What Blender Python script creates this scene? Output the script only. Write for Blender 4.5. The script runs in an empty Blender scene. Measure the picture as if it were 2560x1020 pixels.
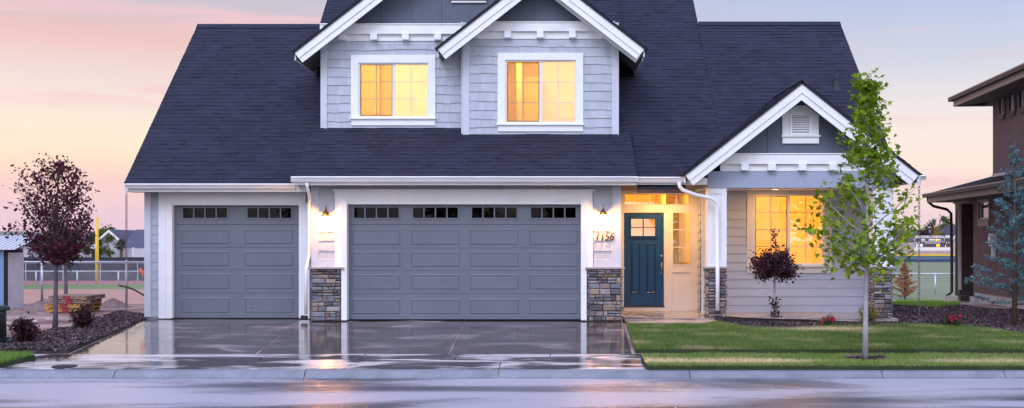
import bpy, bmesh, math, random
import numpy as np
from mathutils import Vector, Matrix
R = math.radians
random.seed(7); rng = np.random.default_rng(7)
sc = bpy.context.scene
COL = sc.collection
# ------------------------------------------------------------------ camera
F = 2600.0; H = 1.68; CX = 1359.0; CY = 600.0          # focal length in photo pixels, eye height, principal point
cam = bpy.data.cameras.new("camera"); camo = bpy.data.objects.new("camera", cam); COL.objects.link(camo)
camo.location = (0, 0, H); camo.rotation_euler = (R(90), 0, 0)
cam.sensor_width = 36; cam.lens = 36 * F / 2560
cam.shift_x = -(CX - 1280) / 2560; cam.shift_y = (CY - 510) / 2560
cam.clip_end = 8000; cam.clip_start = .1
sc.camera = camo
# ------------------------------------------------------------------ colour management
sc.view_settings.view_transform = 'Standard'; sc.view_settings.look = 'None'
sc.view_settings.exposure = .62; sc.view_settings.gamma = 1
sc.render.engine = 'CYCLES'
sc.cycles.use_denoising = True
sc.cycles.max_bounces = 7; sc.cycles.transparent_max_bounces = 12
sc.cycles.sample_clamp_indirect = 6
# ------------------------------------------------------------------ sky
w = bpy.data.worlds.new("World"); sc.world = w; w.use_nodes = True
nt = w.node_tree; nt.nodes.clear(); N = nt.nodes.new; L = nt.links.new
def ramp(nodes, stops, interp='EASE'):
    r = nodes.new('ShaderNodeValToRGB'); r.color_ramp.interpolation = interp
    e = r.color_ramp.elements
    while len(e) < len(stops): e.new(.5)
    for i, (p, c) in enumerate(stops):
        e[i].position = p; e[i].color = tuple(c) + (1,)
    return r
tc = N('ShaderNodeTexCoord'); sep = N('ShaderNodeSeparateXYZ'); L(tc.outputs['Generated'], sep.inputs[0])
# low glow of the sunset in front-left, cool evening sky above and behind
def k_(c, f=.675): return tuple(v * f for v in c)
west = ramp(nt.nodes, [(0, k_((.84, .56, .68))), (.03, k_((.88, .61, .64))), (.06, k_((.97, .66, .52))), (.085, k_((1.0, .84, .62))), (.115, k_((.92, .78, .68))), (.155, k_((.80, .66, .64))), (.18, k_((.88, .50, .44))), (.205, k_((.57, .53, .61))), (.24, k_((.53, .51, .62))), (.36, k_((.55, .54, .74))), (1, (.40, .45, .80))], 'B_SPLINE')
east = ramp(nt.nodes, [(0, k_((.92, .66, .65))), (.05, k_((1.0, .80, .66))), (.09, k_((.99, .83, .73))), (.125, k_((.84, .77, .77))), (.16, k_((.62, .67, .76))), (.23, k_((.40, .52, .80))), (.36, k_((.42, .52, .78))), (1, (.40, .45, .80))], 'B_SPLINE')
back = ramp(nt.nodes, [(0, (.72, .72, .82)), (.06, (.92, .88, .92)), (.14, (1.02, .98, 1.02)), (.35, (.90, .98, 1.26)), (.7, (.78, .92, 1.42)), (1, (.62, .76, 1.28))])
for r_ in (west, east, back): L(sep.outputs['Z'], r_.inputs[0])
mr = N('ShaderNodeMapRange'); L(sep.outputs['X'], mr.inputs[0]); mr.inputs[1].default_value = -.34; mr.inputs[2].default_value = .46
mr.interpolation_type = 'SMOOTHSTEP'
mx = N('ShaderNodeMix'); mx.data_type = 'RGBA'; L(mr.outputs[0], mx.inputs[0]); L(west.outputs[0], mx.inputs[6]); L(east.outputs[0], mx.inputs[7])
mb_ = N('ShaderNodeMapRange'); L(sep.outputs['Y'], mb_.inputs[0]); mb_.inputs[1].default_value = .55; mb_.inputs[2].default_value = -.35
mb_.interpolation_type = 'SMOOTHSTEP'
mx2 = N('ShaderNodeMix'); mx2.data_type = 'RGBA'; L(mb_.outputs[0], mx2.inputs[0]); L(mx.outputs[2], mx2.inputs[6]); L(back.outputs[0], mx2.inputs[7])
# streaky cloud bands
cm = N('ShaderNodeMapping'); L(tc.outputs['Generated'], cm.inputs[0]); cm.inputs['Scale'].default_value = (2.2, 2.2, 26); cm.inputs['Rotation'].default_value = (0, R(4), 0)
cn = N('ShaderNodeTexNoise'); L(cm.outputs[0], cn.inputs[0]); cn.inputs['Scale'].default_value = 1.6; cn.inputs['Detail'].default_value = 5; cn.inputs['Roughness'].default_value = .5; cn.inputs['Distortion'].default_value = .5
cr = ramp(nt.nodes, [(.50, (0, 0, 0)), (.72, (.70, .70, .70))]); L(cn.outputs[0], cr.inputs[0])
cl = N('ShaderNodeMix'); cl.data_type = 'RGBA'; L(cr.outputs[0], cl.inputs[0]); L(mx2.outputs[2], cl.inputs[6]); cl.inputs[7].default_value = (.62, .38, .40, 1)
# a little of the physical sky on top
sky = N('ShaderNodeTexSky'); sky.sky_type = 'NISHITA'; sky.sun_disc = False; sky.sun_elevation = R(2); sky.sun_rotation = R(-60)
add = N('ShaderNodeMix'); add.data_type = 'RGBA'; add.blend_type = 'ADD'; add.inputs[0].default_value = .01
L(cl.outputs[2], add.inputs[6]); L(sky.outputs[0], add.inputs[7])
bg = N('ShaderNodeBackground'); L(add.outputs[2], bg.inputs[0]); bg.inputs[1].default_value = 1.0
wo = N('ShaderNodeOutputWorld'); L(bg.outputs[0], wo.inputs[0])
# added cool fill from behind the camera, for soft shade under the eaves
sl = bpy.data.lights.new("dusk_fill", 'SUN'); sl.energy = .9; sl.angle = R(25); sl.color = (.80, .82, 1.0)
so = bpy.data.objects.new("dusk_fill", sl); COL.objects.link(so); so.rotation_euler = (R(48), 0, R(-18))

# ================================================================== helpers
def X(px, d): return (px - CX) / F * d
def Z(py, d): return H + (CY - py) / F * d
BR = [(-3000, -.28), (1.0, -.2), (14.99, -.2), (15.83, -.115), (16.42, -.10), (21.0, -.05), (29.0, -.1), (45.0, -1.5), (3500, -1.5)]
def gz(d):
    for (a, za), (b, zb) in zip(BR, BR[1:]):
        if d <= b: return za + (zb - za) * (d - a) / (b - a)
    return -1.5
def G(px, py, lift=0.0):
    """where the sight line through a photo pixel meets the ground"""
    d = 15.0
    while d < 3000:
        if Z(py, d) <= gz(d) + lift: return Vector((X(px, d), d, gz(d) + lift))
        d *= 1.0006
    return Vector((X(px, 3000), 3000, -1.5))

def link(o, parent=None):
    COL.objects.link(o)
    if parent is not None: o.parent = parent
    return o
def tag(o, label=None, cat=None, group=None, kind=None):
    if label: o['label'] = label
    if cat: o['category'] = cat
    if group: o['group'] = group
    if kind: o['kind'] = kind
    return o
def empty(name, loc=(0, 0, 0), label=None, cat=None, group=None):
    o = bpy.data.objects.new(name, None); o.location = loc; o.empty_display_size = .2
    link(o); return tag(o, label, cat, group)

class MB:
    def __init__(s): s.v = []; s.f = []; s.c = []; s.mi = []
    def face(s, idx, col=(1, 1, 1)): s.f.append(tuple(idx)); s.c.append(col)
    def poly(s, pts, col=(1, 1, 1)):
        n = len(s.v); s.v += [tuple(p) for p in pts]; s.face(range(n, n + len(pts)), col)
    def hexa(s, p, col=(1, 1, 1)):
        """p: 8 points, bottom ring 0-3 then top ring 4-7"""
        n = len(s.v); s.v += [tuple(q) for q in p]
        for f in ((3, 2, 1, 0), (4, 5, 6, 7), (0, 1, 5, 4), (1, 2, 6, 5), (2, 3, 7, 6), (3, 0, 4, 7)):
            s.face([n + i for i in f], col)
    def box(s, x0, x1, y0, y1, z0, z1, col=(1, 1, 1)):
        if x0 > x1: x0, x1 = x1, x0
        if y0 > y1: y0, y1 = y1, y0
        if z0 > z1: z0, z1 = z1, z0
        s.hexa([(x0, y0, z0), (x1, y0, z0), (x1, y1, z0), (x0, y1, z0), (x0, y0, z1), (x1, y0, z1), (x1, y1, z1), (x0, y1, z1)], col)
        return s
    def pbox(s, px0, py0, px1, py1, d, proud=.03, depth=.05, col=(1, 1, 1)):
        """a board on the wall plane y=d given by its outline, front face 'proud' before the wall"""
        return s.box(X(px0, d), X(px1, d), d - proud, d - proud + depth, Z(py1, d), Z(py0, d), col)
    def extrude(s, pts2, axis, a, b, col=(1, 1, 1)):
        """closed 2-D outline swept along an axis: 'x' -> (y,z), 'y' -> (x,z), 'z' -> (x,y)"""
        def P(p, t): return (t, p[0], p[1]) if axis == 'x' else ((p[0], t, p[1]) if axis == 'y' else (p[0], p[1], t))
        n = len(s.v); k = len(pts2)
        s.v += [P(p, a) for p in pts2] + [P(p, b) for p in pts2]
        s.face([n + i for i in range(k)], col); s.face([n + k + i for i in reversed(range(k))], col)
        for i in range(k):
            j = (i + 1) % k; s.face((n + i, n + j, n + k + j, n + k + i), col)
        return s
    def tube(s, pts, rad, seg=8, col=(1, 1, 1), closed=False, cap=True):
        pts = [Vector(p) for p in pts]; m = len(pts)
        if not isinstance(rad, (list, tuple)): rad = [rad] * m
        n = len(s.v); up = None
        for i, p in enumerate(pts):
            if closed: t = pts[(i + 1) % m] - pts[i - 1]
            else: t = pts[min(i + 1, m - 1)] - pts[max(i - 1, 0)]
            if t.length < 1e-9: t = Vector((0, 0, 1))
            t.normalize()
            if up is None: up = Vector((1, 0, 0)) if abs(t.x) < .8 else Vector((0, 1, 0))
            u = (up - t * up.dot(t)).normalized(); v = t.cross(u); up = u
            for k in range(seg):
                a = 2 * math.pi * k / seg
                s.v.append(tuple(p + (u * math.cos(a) + v * math.sin(a)) * rad[i]))
        for i in range(m if closed else m - 1):
            j = (i + 1) % m
            for k in range(seg):
                l = (k + 1) % seg
                s.face((n + i * seg + k, n + i * seg + l, n + j * seg + l, n + j * seg + k), col)
        if not closed and cap:
            s.face([n + k for k in reversed(range(seg))], col); s.face([n + (m - 1) * seg + k for k in range(seg)], col)
        return s
    def lathe(s, prof, c=(0, 0, 0), seg=20, axis='z', col=(1, 1, 1)):
        n = len(s.v)
        for r, h in prof:
            for k in range(seg):
                a = 2 * math.pi * k / seg
                if axis == 'z': s.v.append((c[0] + r * math.cos(a), c[1] + r * math.sin(a), c[2] + h))
                else: s.v.append((c[0] + r * math.cos(a), c[1] + h, c[2] + r * math.sin(a)))
        for i in range(len(prof) - 1):
            for k in range(seg):
                l = (k + 1) % seg
                s.face((n + i * seg + k, n + i * seg + l, n + (i + 1) * seg + l, n + (i + 1) * seg + k), col)
        return s
    def blob(s, c, r, seg=10, rings=6, jit=.12, col=(1, 1, 1)):
        ph = random.random() * 9
        pts = []
        for i in range(rings + 1):
            th = math.pi * i / rings
            for k in range(seg):
                a = 2 * math.pi * k / seg
                q = 1 + jit * (math.sin(3 * a + ph) * math.sin(2 * th + ph) + random.uniform(-1, 1) * .6)
                pts.append((c[0] + r[0] * q * math.sin(th) * math.cos(a), c[1] + r[1] * q * math.sin(th) * math.sin(a), c[2] + r[2] * q * math.cos(th)))
        n = len(s.v); s.v += pts
        for i in range(rings):
            for k in range(seg):
                l = (k + 1) % seg
                s.face((n + i * seg + k, n + (i + 1) * seg + k, n + (i + 1) * seg + l, n + i * seg + l), col)
        return s
    def build(s, name, mat, parent=None, smooth=False, bevel=0, colors=False):
        me = bpy.data.meshes.new(name); me.from_pydata(s.v, [], s.f); me.update()
        if colors:
            a = me.color_attributes.new('tint', 'FLOAT_COLOR', 'CORNER')
            buf = np.ones((len(me.loops), 4), 'f'); lt = np.array([p.loop_total for p in me.polygons])
            buf[:, :3] = np.repeat(np.array(s.c, 'f'), lt, axis=0); a.data.foreach_set('color', buf.ravel())
        me.materials.append(mat)
        if smooth: me.polygons.foreach_set('use_smooth', [True] * len(me.polygons))
        o = bpy.data.objects.new(name, me); link(o, parent)
        if bevel:
            m = o.modifiers.new('b', 'BEVEL'); m.width = bevel; m.segments = 1; m.limit_method = 'ANGLE'
        return o

def npmesh(name, verts, tris, mat, parent=None, vcol=None, nside=3):
    """big meshes straight from arrays"""
    me = bpy.data.meshes.new(name); nv, nf = len(verts), len(tris)
    me.vertices.add(nv); me.vertices.foreach_set('co', verts.astype('f').ravel())
    me.loops.add(nf * nside); me.loops.foreach_set('vertex_index', tris.astype('i').ravel())
    me.polygons.add(nf); me.polygons.foreach_set('loop_start', np.arange(0, nf * nside, nside, dtype='i'))
    me.update(calc_edges=True); me.validate()
    if vcol is not None:
        a = me.color_attributes.new('tint', 'FLOAT_COLOR', 'POINT')
        b = np.ones((nv, 4), 'f'); b[:, :3] = vcol; a.data.foreach_set('color', b.ravel())
    me.materials.append(mat)
    return link(bpy.data.objects.new(name, me), parent)

# ------------------------------------------------------------------ materials
def new_mat(name):
    m = bpy.data.materials.new(name); m.use_nodes = True
    return m, m.node_tree.nodes, m.node_tree.links, m.node_tree.nodes['Principled BSDF']
def pm(name, col, rough=.6, var=.12, scale=3.0, stretch=(1, 1, 1), bump=0, bscale=40, bstretch=(1, 1, 1), attr=False, metal=0, spec=.5, transl=0, speck=0):
    m, n, l, b = new_mat(name)
    b.inputs['Roughness'].default_value = rough; b.inputs['Metallic'].default_value = metal
    b.inputs['Specular IOR Level'].default_value = spec
    t = n.new('ShaderNodeTexCoord'); mp = n.new('ShaderNodeMapping'); l.new(t.outputs['Object'], mp.inputs[0]); mp.inputs['Scale'].default_value = stretch
    no = n.new('ShaderNodeTexNoise'); l.new(mp.outputs[0], no.inputs[0]); no.inputs['Scale'].default_value = scale; no.inputs['Detail'].default_value = 6
    no.inputs['Roughness'].default_value = .6
    a = [c * (1 - var) for c in col]; c2 = [min(1, c * (1 + var)) for c in col]
    r = ramp(n, [(.3, a), (.7, c2)], 'LINEAR'); l.new(no.outputs[0], r.inputs[0]); out = r.outputs[0]
    if speck:
        ns = n.new('ShaderNodeTexNoise'); l.new(t.outputs['Object'], ns.inputs[0]); ns.inputs['Scale'].default_value = 90; ns.inputs['Detail'].default_value = 2
        rs = ramp(n, [(.35, (1 - speck,) * 3), (.65, (1 + speck,) * 3)], 'LINEAR'); l.new(ns.outputs[0], rs.inputs[0])
        q = n.new('ShaderNodeMix'); q.data_type = 'RGBA'; q.blend_type = 'MULTIPLY'; q.inputs[0].default_value = 1
        l.new(out, q.inputs[6]); l.new(rs.outputs[0], q.inputs[7]); out = q.outputs[2]
    if attr:
        at = n.new('ShaderNodeAttribute'); at.attribute_name = 'tint'
        q = n.new('ShaderNodeMix'); q.data_type = 'RGBA'; q.blend_type = 'MULTIPLY'; q.inputs[0].default_value = 1
        l.new(out, q.inputs[6]); l.new(at.outputs[0], q.inputs[7]); out = q.outputs[2]
    l.new(out, b.inputs['Base Color'])
    if bump:
        m2 = n.new('ShaderNodeMapping'); l.new(t.outputs['Object'], m2.inputs[0]); m2.inputs['Scale'].default_value = bstretch
        nb = n.new('ShaderNodeTexNoise'); l.new(m2.outputs[0], nb.inputs[0]); nb.inputs['Scale'].default_value = bscale; nb.inputs['Detail'].default_value = 4
        bp = n.new('ShaderNodeBump'); bp.inputs['Strength'].default_value = bump; bp.inputs['Distance'].default_value = .02
        l.new(nb.outputs[0], bp.inputs['Height']); l.new(bp.outputs[0], b.inputs['Normal'])
    if transl:
        tr = n.new('ShaderNodeBsdfTranslucent'); l.new(out, tr.inputs[0])
        ms = n.new('ShaderNodeMixShader'); ms.inputs[0].default_value = transl
        l.new(b.outputs[0], ms.inputs[1]); l.new(tr.outputs[0], ms.inputs[2])
        l.new(ms.outputs[0], n['Material Output'].inputs[0])
    return m
def emis(name, col, s):
    m, n, l, b = new_mat(name); b.inputs['Base Color'].default_value = (*col, 1)
    b.inputs['Emission Color'].default_value = (*col, 1); b.inputs['Emission Strength'].default_value = s
    return m
def glass(name, refl, tint=(1, 1, 1), rough=.0):
    """flat window glass: mostly see-through, with a mirror share that grows at grazing angles"""
    m, n, l, b = new_mat(name); n.remove(b)
    tr = n.new('ShaderNodeBsdfTransparent'); tr.inputs[0].default_value = (*tint, 1)
    gl = n.new('ShaderNodeBsdfGlossy'); gl.inputs['Roughness'].default_value = rough
    t = n.new('ShaderNodeTexCoord'); nb = n.new('ShaderNodeTexNoise'); l.new(t.outputs['Object'], nb.inputs[0]); nb.inputs['Scale'].default_value = 2.5
    bp = n.new('ShaderNodeBump'); bp.inputs['Strength'].default_value = .06; bp.inputs['Distance'].default_value = .01; l.new(nb.outputs[0], bp.inputs['Height']); l.new(bp.outputs[0], gl.inputs['Normal'])
    fr = n.new('ShaderNodeFresnel'); fr.inputs[0].default_value = 1.5
    ad = n.new('ShaderNodeMath'); ad.operation = 'ADD'; ad.use_clamp = True; ad.inputs[1].default_value = refl; l.new(fr.outputs[0], ad.inputs[0])
    ms = n.new('ShaderNodeMixShader'); l.new(ad.outputs[0], ms.inputs[0]); l.new(tr.outputs[0], ms.inputs[1]); l.new(gl.outputs[0], ms.inputs[2])
    l.new(ms.outputs[0], n['Material Output'].inputs[0]); return m
def screenmat():
    m, n, l, b = new_mat('insect_screen'); b.inputs['Base Color'].default_value = (.03, .03, .035, 1); b.inputs['Roughness'].default_value = .7
    tr = n.new('ShaderNodeBsdfTransparent'); ms = n.new('ShaderNodeMixShader'); ms.inputs[0].default_value = .28
    l.new(tr.outputs[0], ms.inputs[1]); l.new(b.outputs[0], ms.inputs[2]); l.new(ms.outputs[0], n['Material Output'].inputs[0]); return m
def wet(name, dry, damp, sc1, stretch, r0, r1, lo=.42, hi=.58, bump=.05, bscale=6, grit=0, gscale=120, coat=.0):
    """wet paving: colour and roughness follow one puddle mask"""
    m, n, l, b = new_mat(name)
    t = n.new('ShaderNodeTexCoord'); mp = n.new('ShaderNodeMapping'); l.new(t.outputs['Object'], mp.inputs[0]); mp.inputs['Scale'].default_value = stretch
    no = n.new('ShaderNodeTexNoise'); l.new(mp.outputs[0], no.inputs[0]); no.inputs['Scale'].default_value = sc1; no.inputs['Detail'].default_value = 5; no.inputs['Distortion'].default_value = .6
    c = ramp(n, [(lo, damp), (hi, dry)]); l.new(no.outputs[0], c.inputs[0])
    fine = n.new('ShaderNodeTexNoise'); l.new(t.outputs['Object'], fine.inputs[0]); fine.inputs['Scale'].default_value = gscale; fine.inputs['Detail'].default_value = 3
    fr = ramp(n, [(.3, (.75,) * 3), (.7, (1.2,) * 3)], 'LINEAR'); l.new(fine.outputs[0], fr.inputs[0])
    q = n.new('ShaderNodeMix'); q.data_type = 'RGBA'; q.blend_type = 'MULTIPLY'; q.inputs[0].default_value = 1
    l.new(c.outputs[0], q.inputs[6]); l.new(fr.outputs[0], q.inputs[7]); l.new(q.outputs[2], b.inputs['Base Color'])
    rr = ramp(n, [(lo, (r0,) * 3), (hi, (r1,) * 3)]); l.new(no.outputs[0], rr.inputs[0]); l.new(rr.outputs[0], b.inputs['Roughness'])
    b.inputs['IOR'].default_value = 1.45
    b2 = n.new('ShaderNodeTexNoise'); l.new(mp.outputs[0], b2.inputs[0]); b2.inputs['Scale'].default_value = bscale; b2.inputs['Detail'].default_value = 3
    bp = n.new('ShaderNodeBump'); bp.inputs['Strength'].default_value = bump; bp.inputs['Distance'].default_value = .02; l.new(b2.outputs[0], bp.inputs['Height'])
    last = bp
    if grit:
        bq = n.new('ShaderNodeBump'); bq.inputs['Strength'].default_value = grit; bq.inputs['Distance'].default_value = .004
        l.new(fine.outputs[0], bq.inputs['Height']); l.new(bp.outputs[0], bq.inputs['Normal']); last = bq
    l.new(last.outputs[0], b.inputs['Normal']); return m

M = {}
M['trim'] = pm('trim_paint', (.84, .85, .87), .45, .05, 2.2, bump=.06, bscale=30)
M['trim_old'] = pm('gutter_metal', (.85, .86, .88), .35, .04, 2)
M['corner'] = pm('corner_board_paint', (.56, .59, .66), .5, .05, 2.2, bump=.06, bscale=30)
M['shake'] = pm('shake_paint', (.46, .49, .56), .7, .07, 4, bump=.35, bscale=22, bstretch=(3, 3, .4), attr=True)
M['lap'] = pm('lap_paint', (.40, .42, .50), .6, .05, 3, stretch=(.4, 1, 1), bump=.12, bscale=30, bstretch=(.3, 1, 4), attr=True)
M['batten'] = pm('board_paint', (.095, .115, .16), .6, .08, 3, bump=.15, bscale=25, bstretch=(3, 3, .4))
M['beam'] = pm('beam_paint', (.33, .38, .50), .6, .06, 2, stretch=(.4, 1, 2), bump=.1)
M['shingle'] = pm('asphalt_shingle', (.021, .023, .041), .85, .18, 1.2, bump=.3, bscale=120, attr=True, speck=.35, spec=.3)
M['deck'] = pm('roof_deck', (.012, .012, .018), .9, .1)
M['soffit'] = pm('soffit_wood', (.13, .10, .10), .7, .2, 4, stretch=(1, .3, 1))
M['gdoor'] = pm('garage_door_paint', (.140, .155, .192), .42, .06, 1.2, bump=.10, bscale=90, bstretch=(.3, 1, 3))
M['door'] = pm('front_door_paint', (.001, .042, .140), .35, .10, 1.5, bump=.06, bscale=40, bstretch=(3, 3, .4))
M['cream'] = pm('entry_trim', (.66, .58, .54), .5, .05, 2)
M['stone'] = pm('stacked_stone', (1, 1, 1), .75, .3, 9, bump=.9, bscale=28, attr=True, speck=.15)
M['mortar'] = pm('mortar', (.045, .042, .05), .95, .2, 20)
M['cap'] = pm('stone_cap', (.34, .32, .33), .7, .15, 12, bump=.5, bscale=30)
M['brass'] = pm('brass', (.55, .30, .08), .32, .15, 8, metal=1)
M['bronze'] = pm('dark_bronze', (.10, .06, .03), .4, .15, 8, metal=.8)
M['nickel'] = pm('satin_nickel', (.60, .56, .50), .28, .06, 8, metal=1)
M['black'] = pm('black_rubber', (.012, .012, .014), .6, .1)
M['vinyl'] = pm('window_vinyl', (.76, .77, .80), .35, .03)
M['dark_gap'] = pm('dark_interior', (.012, .010, .014), .9, .2)
M['glass'] = glass('window_glass', .10)
M['glass_hi'] = glass('window_glass_bare', .26)
M['glass_dark'] = glass('garage_glass', -.02)
M['glass_clear'] = glass('door_glass', .42, rough=.02)
M['screen'] = screenmat()
M['room'] = pm('warm_wall_paint', (.80, .68, .46), .8, .03)
M['room_floor'] = pm('room_carpet', (.40, .28, .16), .9, .1)
M['steel'] = pm('galvanised_steel', (.55, .58, .62), .4, .1, 6, metal=.7)
M['porch'] = wet('porch_concrete', (.40, .34, .30), (.27, .22, .20), 1.3, (1, 1, 1), .12, .4, bump=.03)
M['drive'] = wet('wet_driveway', (.34, .29, .28), (.080, .060, .056), 1.0, (.9, 1.4, 1), .025, .24, .48, .76, bump=.055, bscale=3.2, grit=.05)
M['walk'] = wet('wet_sidewalk', (.58, .53, .52), (.05, .042, .044), 1.0, (.7, 2.6, 1), .035, .28, .44, .60, bump=.05, bscale=4, grit=.08)  # dry tone raised so its colour also carries the pale sky reflection
M['kerb'] = pm('kerb_concrete', (.20, .215, .255), .55, .22, 2.5, bump=.4, bscale=60, speck=.25)
M['road'] = wet('wet_asphalt', (.44, .42, .47), (.040, .034, .045), .40, (.45, 1.8, 1), .07, .34, .38, .58, bump=.16, bscale=7, grit=.9, gscale=90)  # paler asphalt colour: lavender sky reflection is partly put into it
M['soil'] = pm('mulch_soil', (.035, .024, .026), .95, .4, 6, bump=.8, bscale=30, speck=.5)
M['mulch'] = pm('bark_mulch', (.085, .060, .064), .9, .3, 6, attr=True)
M['ground'] = None
def leafmat(name, col, tl=.35, var=.25): return pm(name, col, .55, var, 2.5, attr=True, transl=tl, spec=.35)
M['maple'] = leafmat('maple_leaves', (.235, .35, .014), .5)
M['plum'] = leafmat('plum_leaves', (.090, .016, .028), .35)
M['plum_dark'] = leafmat('dark_plum_leaves', (.040, .010, .018), .25)
M['green'] = leafmat('green_leaves', (.075, .12, .018), .35)
M['dgreen'] = leafmat('dark_green_leaves', (.035, .06, .022), .3)
M['gold'] = leafmat('golden_leaves', (.38, .28, .03), .4)
M['spruce'] = leafmat('blue_spruce_needles', (.11, .22, .24), .2)
M['dead'] = leafmat('brown_needles', (.42, .19, .09), .3)
M['rose'] = leafmat('rose_petals', (.50, .02, .10), .3)
M['grass'] = leafmat('grass_blades', (1, 1, 1), .35, .15)
M['bark_grey'] = pm('grey_bark', (.36, .34, .37), .8, .22, 14, stretch=(1, 1, .3), bump=.5, bscale=30)
M['bark_brown'] = pm('brown_bark', (.13, .075, .06), .85, .25, 14, stretch=(1, 1, .3), bump=.6, bscale=30)
M['bark_purple'] = pm('purple_bark', (.10, .075, .10), .85, .25, 14, stretch=(1, 1, .3), bump=.5, bscale=30)

# ================================================================== ground, road, paving
def ground_mat():
    m, n, l, b = new_mat('ground_surface'); b.inputs['Roughness'].default_value = .95; b.inputs['Specular IOR Level'].default_value = .2
    t = n.new('ShaderNodeTexCoord')
    no = n.new('ShaderNodeTexNoise'); l.new(t.outputs['Object'], no.inputs[0]); no.inputs['Scale'].default_value = .7; no.inputs['Detail'].default_value = 8
    r = ramp(n, [(.35, (.17, .10, .085)), (.5, (.30, .19, .15)), (.62, (.42, .31, .27)), (.72, (.50, .42, .38))], 'LINEAR'); l.new(no.outputs[0], r.inputs[0])
    l.new(r.outputs[0], b.inputs['Base Color'])
    nb = n.new('ShaderNodeTexNoise'); l.new(t.outputs['Object'], nb.inputs[0]); nb.inputs['Scale'].default_value = 8; nb.inputs['Detail'].default_value = 8
    bp = n.new('ShaderNodeBump'); bp.inputs['Strength'].default_value = .8; bp.inputs['Distance'].default_value = .08; l.new(nb.outputs[0], bp.inputs['Height']); l.new(bp.outputs[0], b.inputs['Normal'])
    return m
M['ground'] = ground_mat()
M['field_grass'] = pm('field_grass', (.17, .20, .10), .95, .18, .12, stretch=(.4, 1, 1), bump=.3, bscale=4)
M['field_grass2'] = pm('outfield_grass', (.14, .21, .055), .95, .2, .1, stretch=(.3, 1, 1), bump=.3, bscale=4)
M['infield'] = pm('infield_clay', (.44, .23, .17), .95, .12, .3, bump=.3, bscale=6)
M['track'] = pm('warning_track', (.33, .10, .11), .95, .12, .3)
def strip(name, pts_by_d, mat, kind='structure'):
    """a sheet whose left/right edges are listed by depth: (d, x0, x1, z)"""
    b = MB()
    for (d0, a0, b0, z0), (d1, a1, b1, z1) in zip(pts_by_d, pts_by_d[1:]):
        b.poly([(a0, d0, z0), (b0, d0, z0), (b1, d1, z1), (a1, d1, z1)])
    return tag(b.build(name, mat), kind=kind)
strip('ground', [(16.42, -700, 700, gz(16.42) - .02), (21, -700, 700, gz(21)), (29, -700, 700, gz(29)), (45, -700, 700, gz(45)), (700, -900, 900, -1.5), (3500, -3900, 3900, -1.5)], M['ground'])
strip('verge', [(-1400, -3000, 3000, -.1), (1.0, -400, 400, -.1)], M['field_grass2'])
strip('road', [(1.0, -400, 400, -.30), (14.85, -400, 400, -.30)], M['road'])
# rolled kerb with joints
kb = MB()
jx = sorted([X(p, 14.99) for p in (764, 1247, 1723, 2202, 2507, 290, -190)] + [-40, -20, 15, 30, 45])
prev = -80
prof = [(14.85, -.31), (14.85, -.296), (14.90, -.285), (14.955, -.215), (14.985, -.203), (15.13, -.200), (15.13, -.31)]
for x in jx + [80]:
    kb.extrude(prof, 'x', prev + .006, x - .006); prev = x
tag(kb.build('kerb', M['kerb']), kind='structure')
# paving slabs with real joints between them
def slab(mb, q, z, g=.008):
    """q: (d0,xl0,xr0),(d1,xl1,xr1); top at z(d); joint gap g"""
    (d0, l0, r0), (d1, l1, r1) = q
    d0 += g; d1 -= g; l0 += g; l1 += g; r0 -= g; r1 -= g
    e = .006
    mb.hexa([(l0, d0, z(d0) - .08), (r0, d0, z(d0) - .08), (r1, d1, z(d1) - .08), (l1, d1, z(d1) - .08),
             (l0, d0, z(d0)), (r0, d0, z(d0)), (r1, d1, z(d1)), (l1, d1, z(d1))])
zs = lambda d: np.interp(d, [14.99, 15.83, 16.42, 22.6], [-.20, -.14, -.12, .0])
def lerp(a, b, t): return a + (b - a) * t
D0, DM, D1 = 16.42, 18.18, 22.32
def edge(xn, xf): return lambda d: lerp(xn, xf, (d - D0) / (21.8 - D0))
joints = [edge(X(172, D0), X(362, 21.9)), edge(X(640, D0), X(748, 21.8)), edge(X(1122, D0), X(1160, 21.8)), edge(X(1582, D0), X(1558, 21.8))]
dv = MB()
for a, b_ in zip(joints, joints[1:]):
    for d0, d1 in ((D0, DM), (DM, D1)):
        slab(dv, ((d0, a(d0), b_(d0)), (d1, a(d1), b_(d1))), zs)
tag(dv.build('driveway', M['drive'], bevel=.006), kind='structure')
M['joint'] = pm('joint_grit', (.20, .19, .2), .8, .2)
strip('driveway_bed', [(14.99, -8.4, 1.8, -.225), (16.42, -8.0, 1.6, -.135), (22.3, -8.5, 1.66, -.016)], M['joint'])
sw = MB(); xs = [-60, -50, -40, -30, -25, -20, -16, -12.5, -10.2, X(165, 16.4), X(420, 16.1), X(660, 16.1), X(905, 16.1), X(1140, 16.1), X(1376, 16.1), X(1600, 16.1), 3, 4.5, 6, 7.5, 9, 12, 16, 20, 26, 34, 44, 60]
for a, b_ in zip(xs, xs[1:]): slab(sw, ((15.83, a, b_), (16.42, a, b_)), zs)
tag(sw.build('sidewalk', M['walk'], bevel=.005), kind='structure')
ap = MB(); aps = [((15.13, X(-12, 15.13)), (15.83, X(93, 15.83)))] + [((15.13, X(a, 15.13)), (15.83, X(b_, 15.83))) for a, b_ in ((455, 527), (858, 912), (1247, 1254), (1614, 1598))]
for (p, q), (r_, s_) in zip(aps, aps[1:]): slab(ap, ((15.13, p[1], r_[1]), (15.83, q[1], s_[1])), zs)
tag(ap.build('driveway_apron', M['walk'], bevel=.005), kind='structure')
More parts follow.
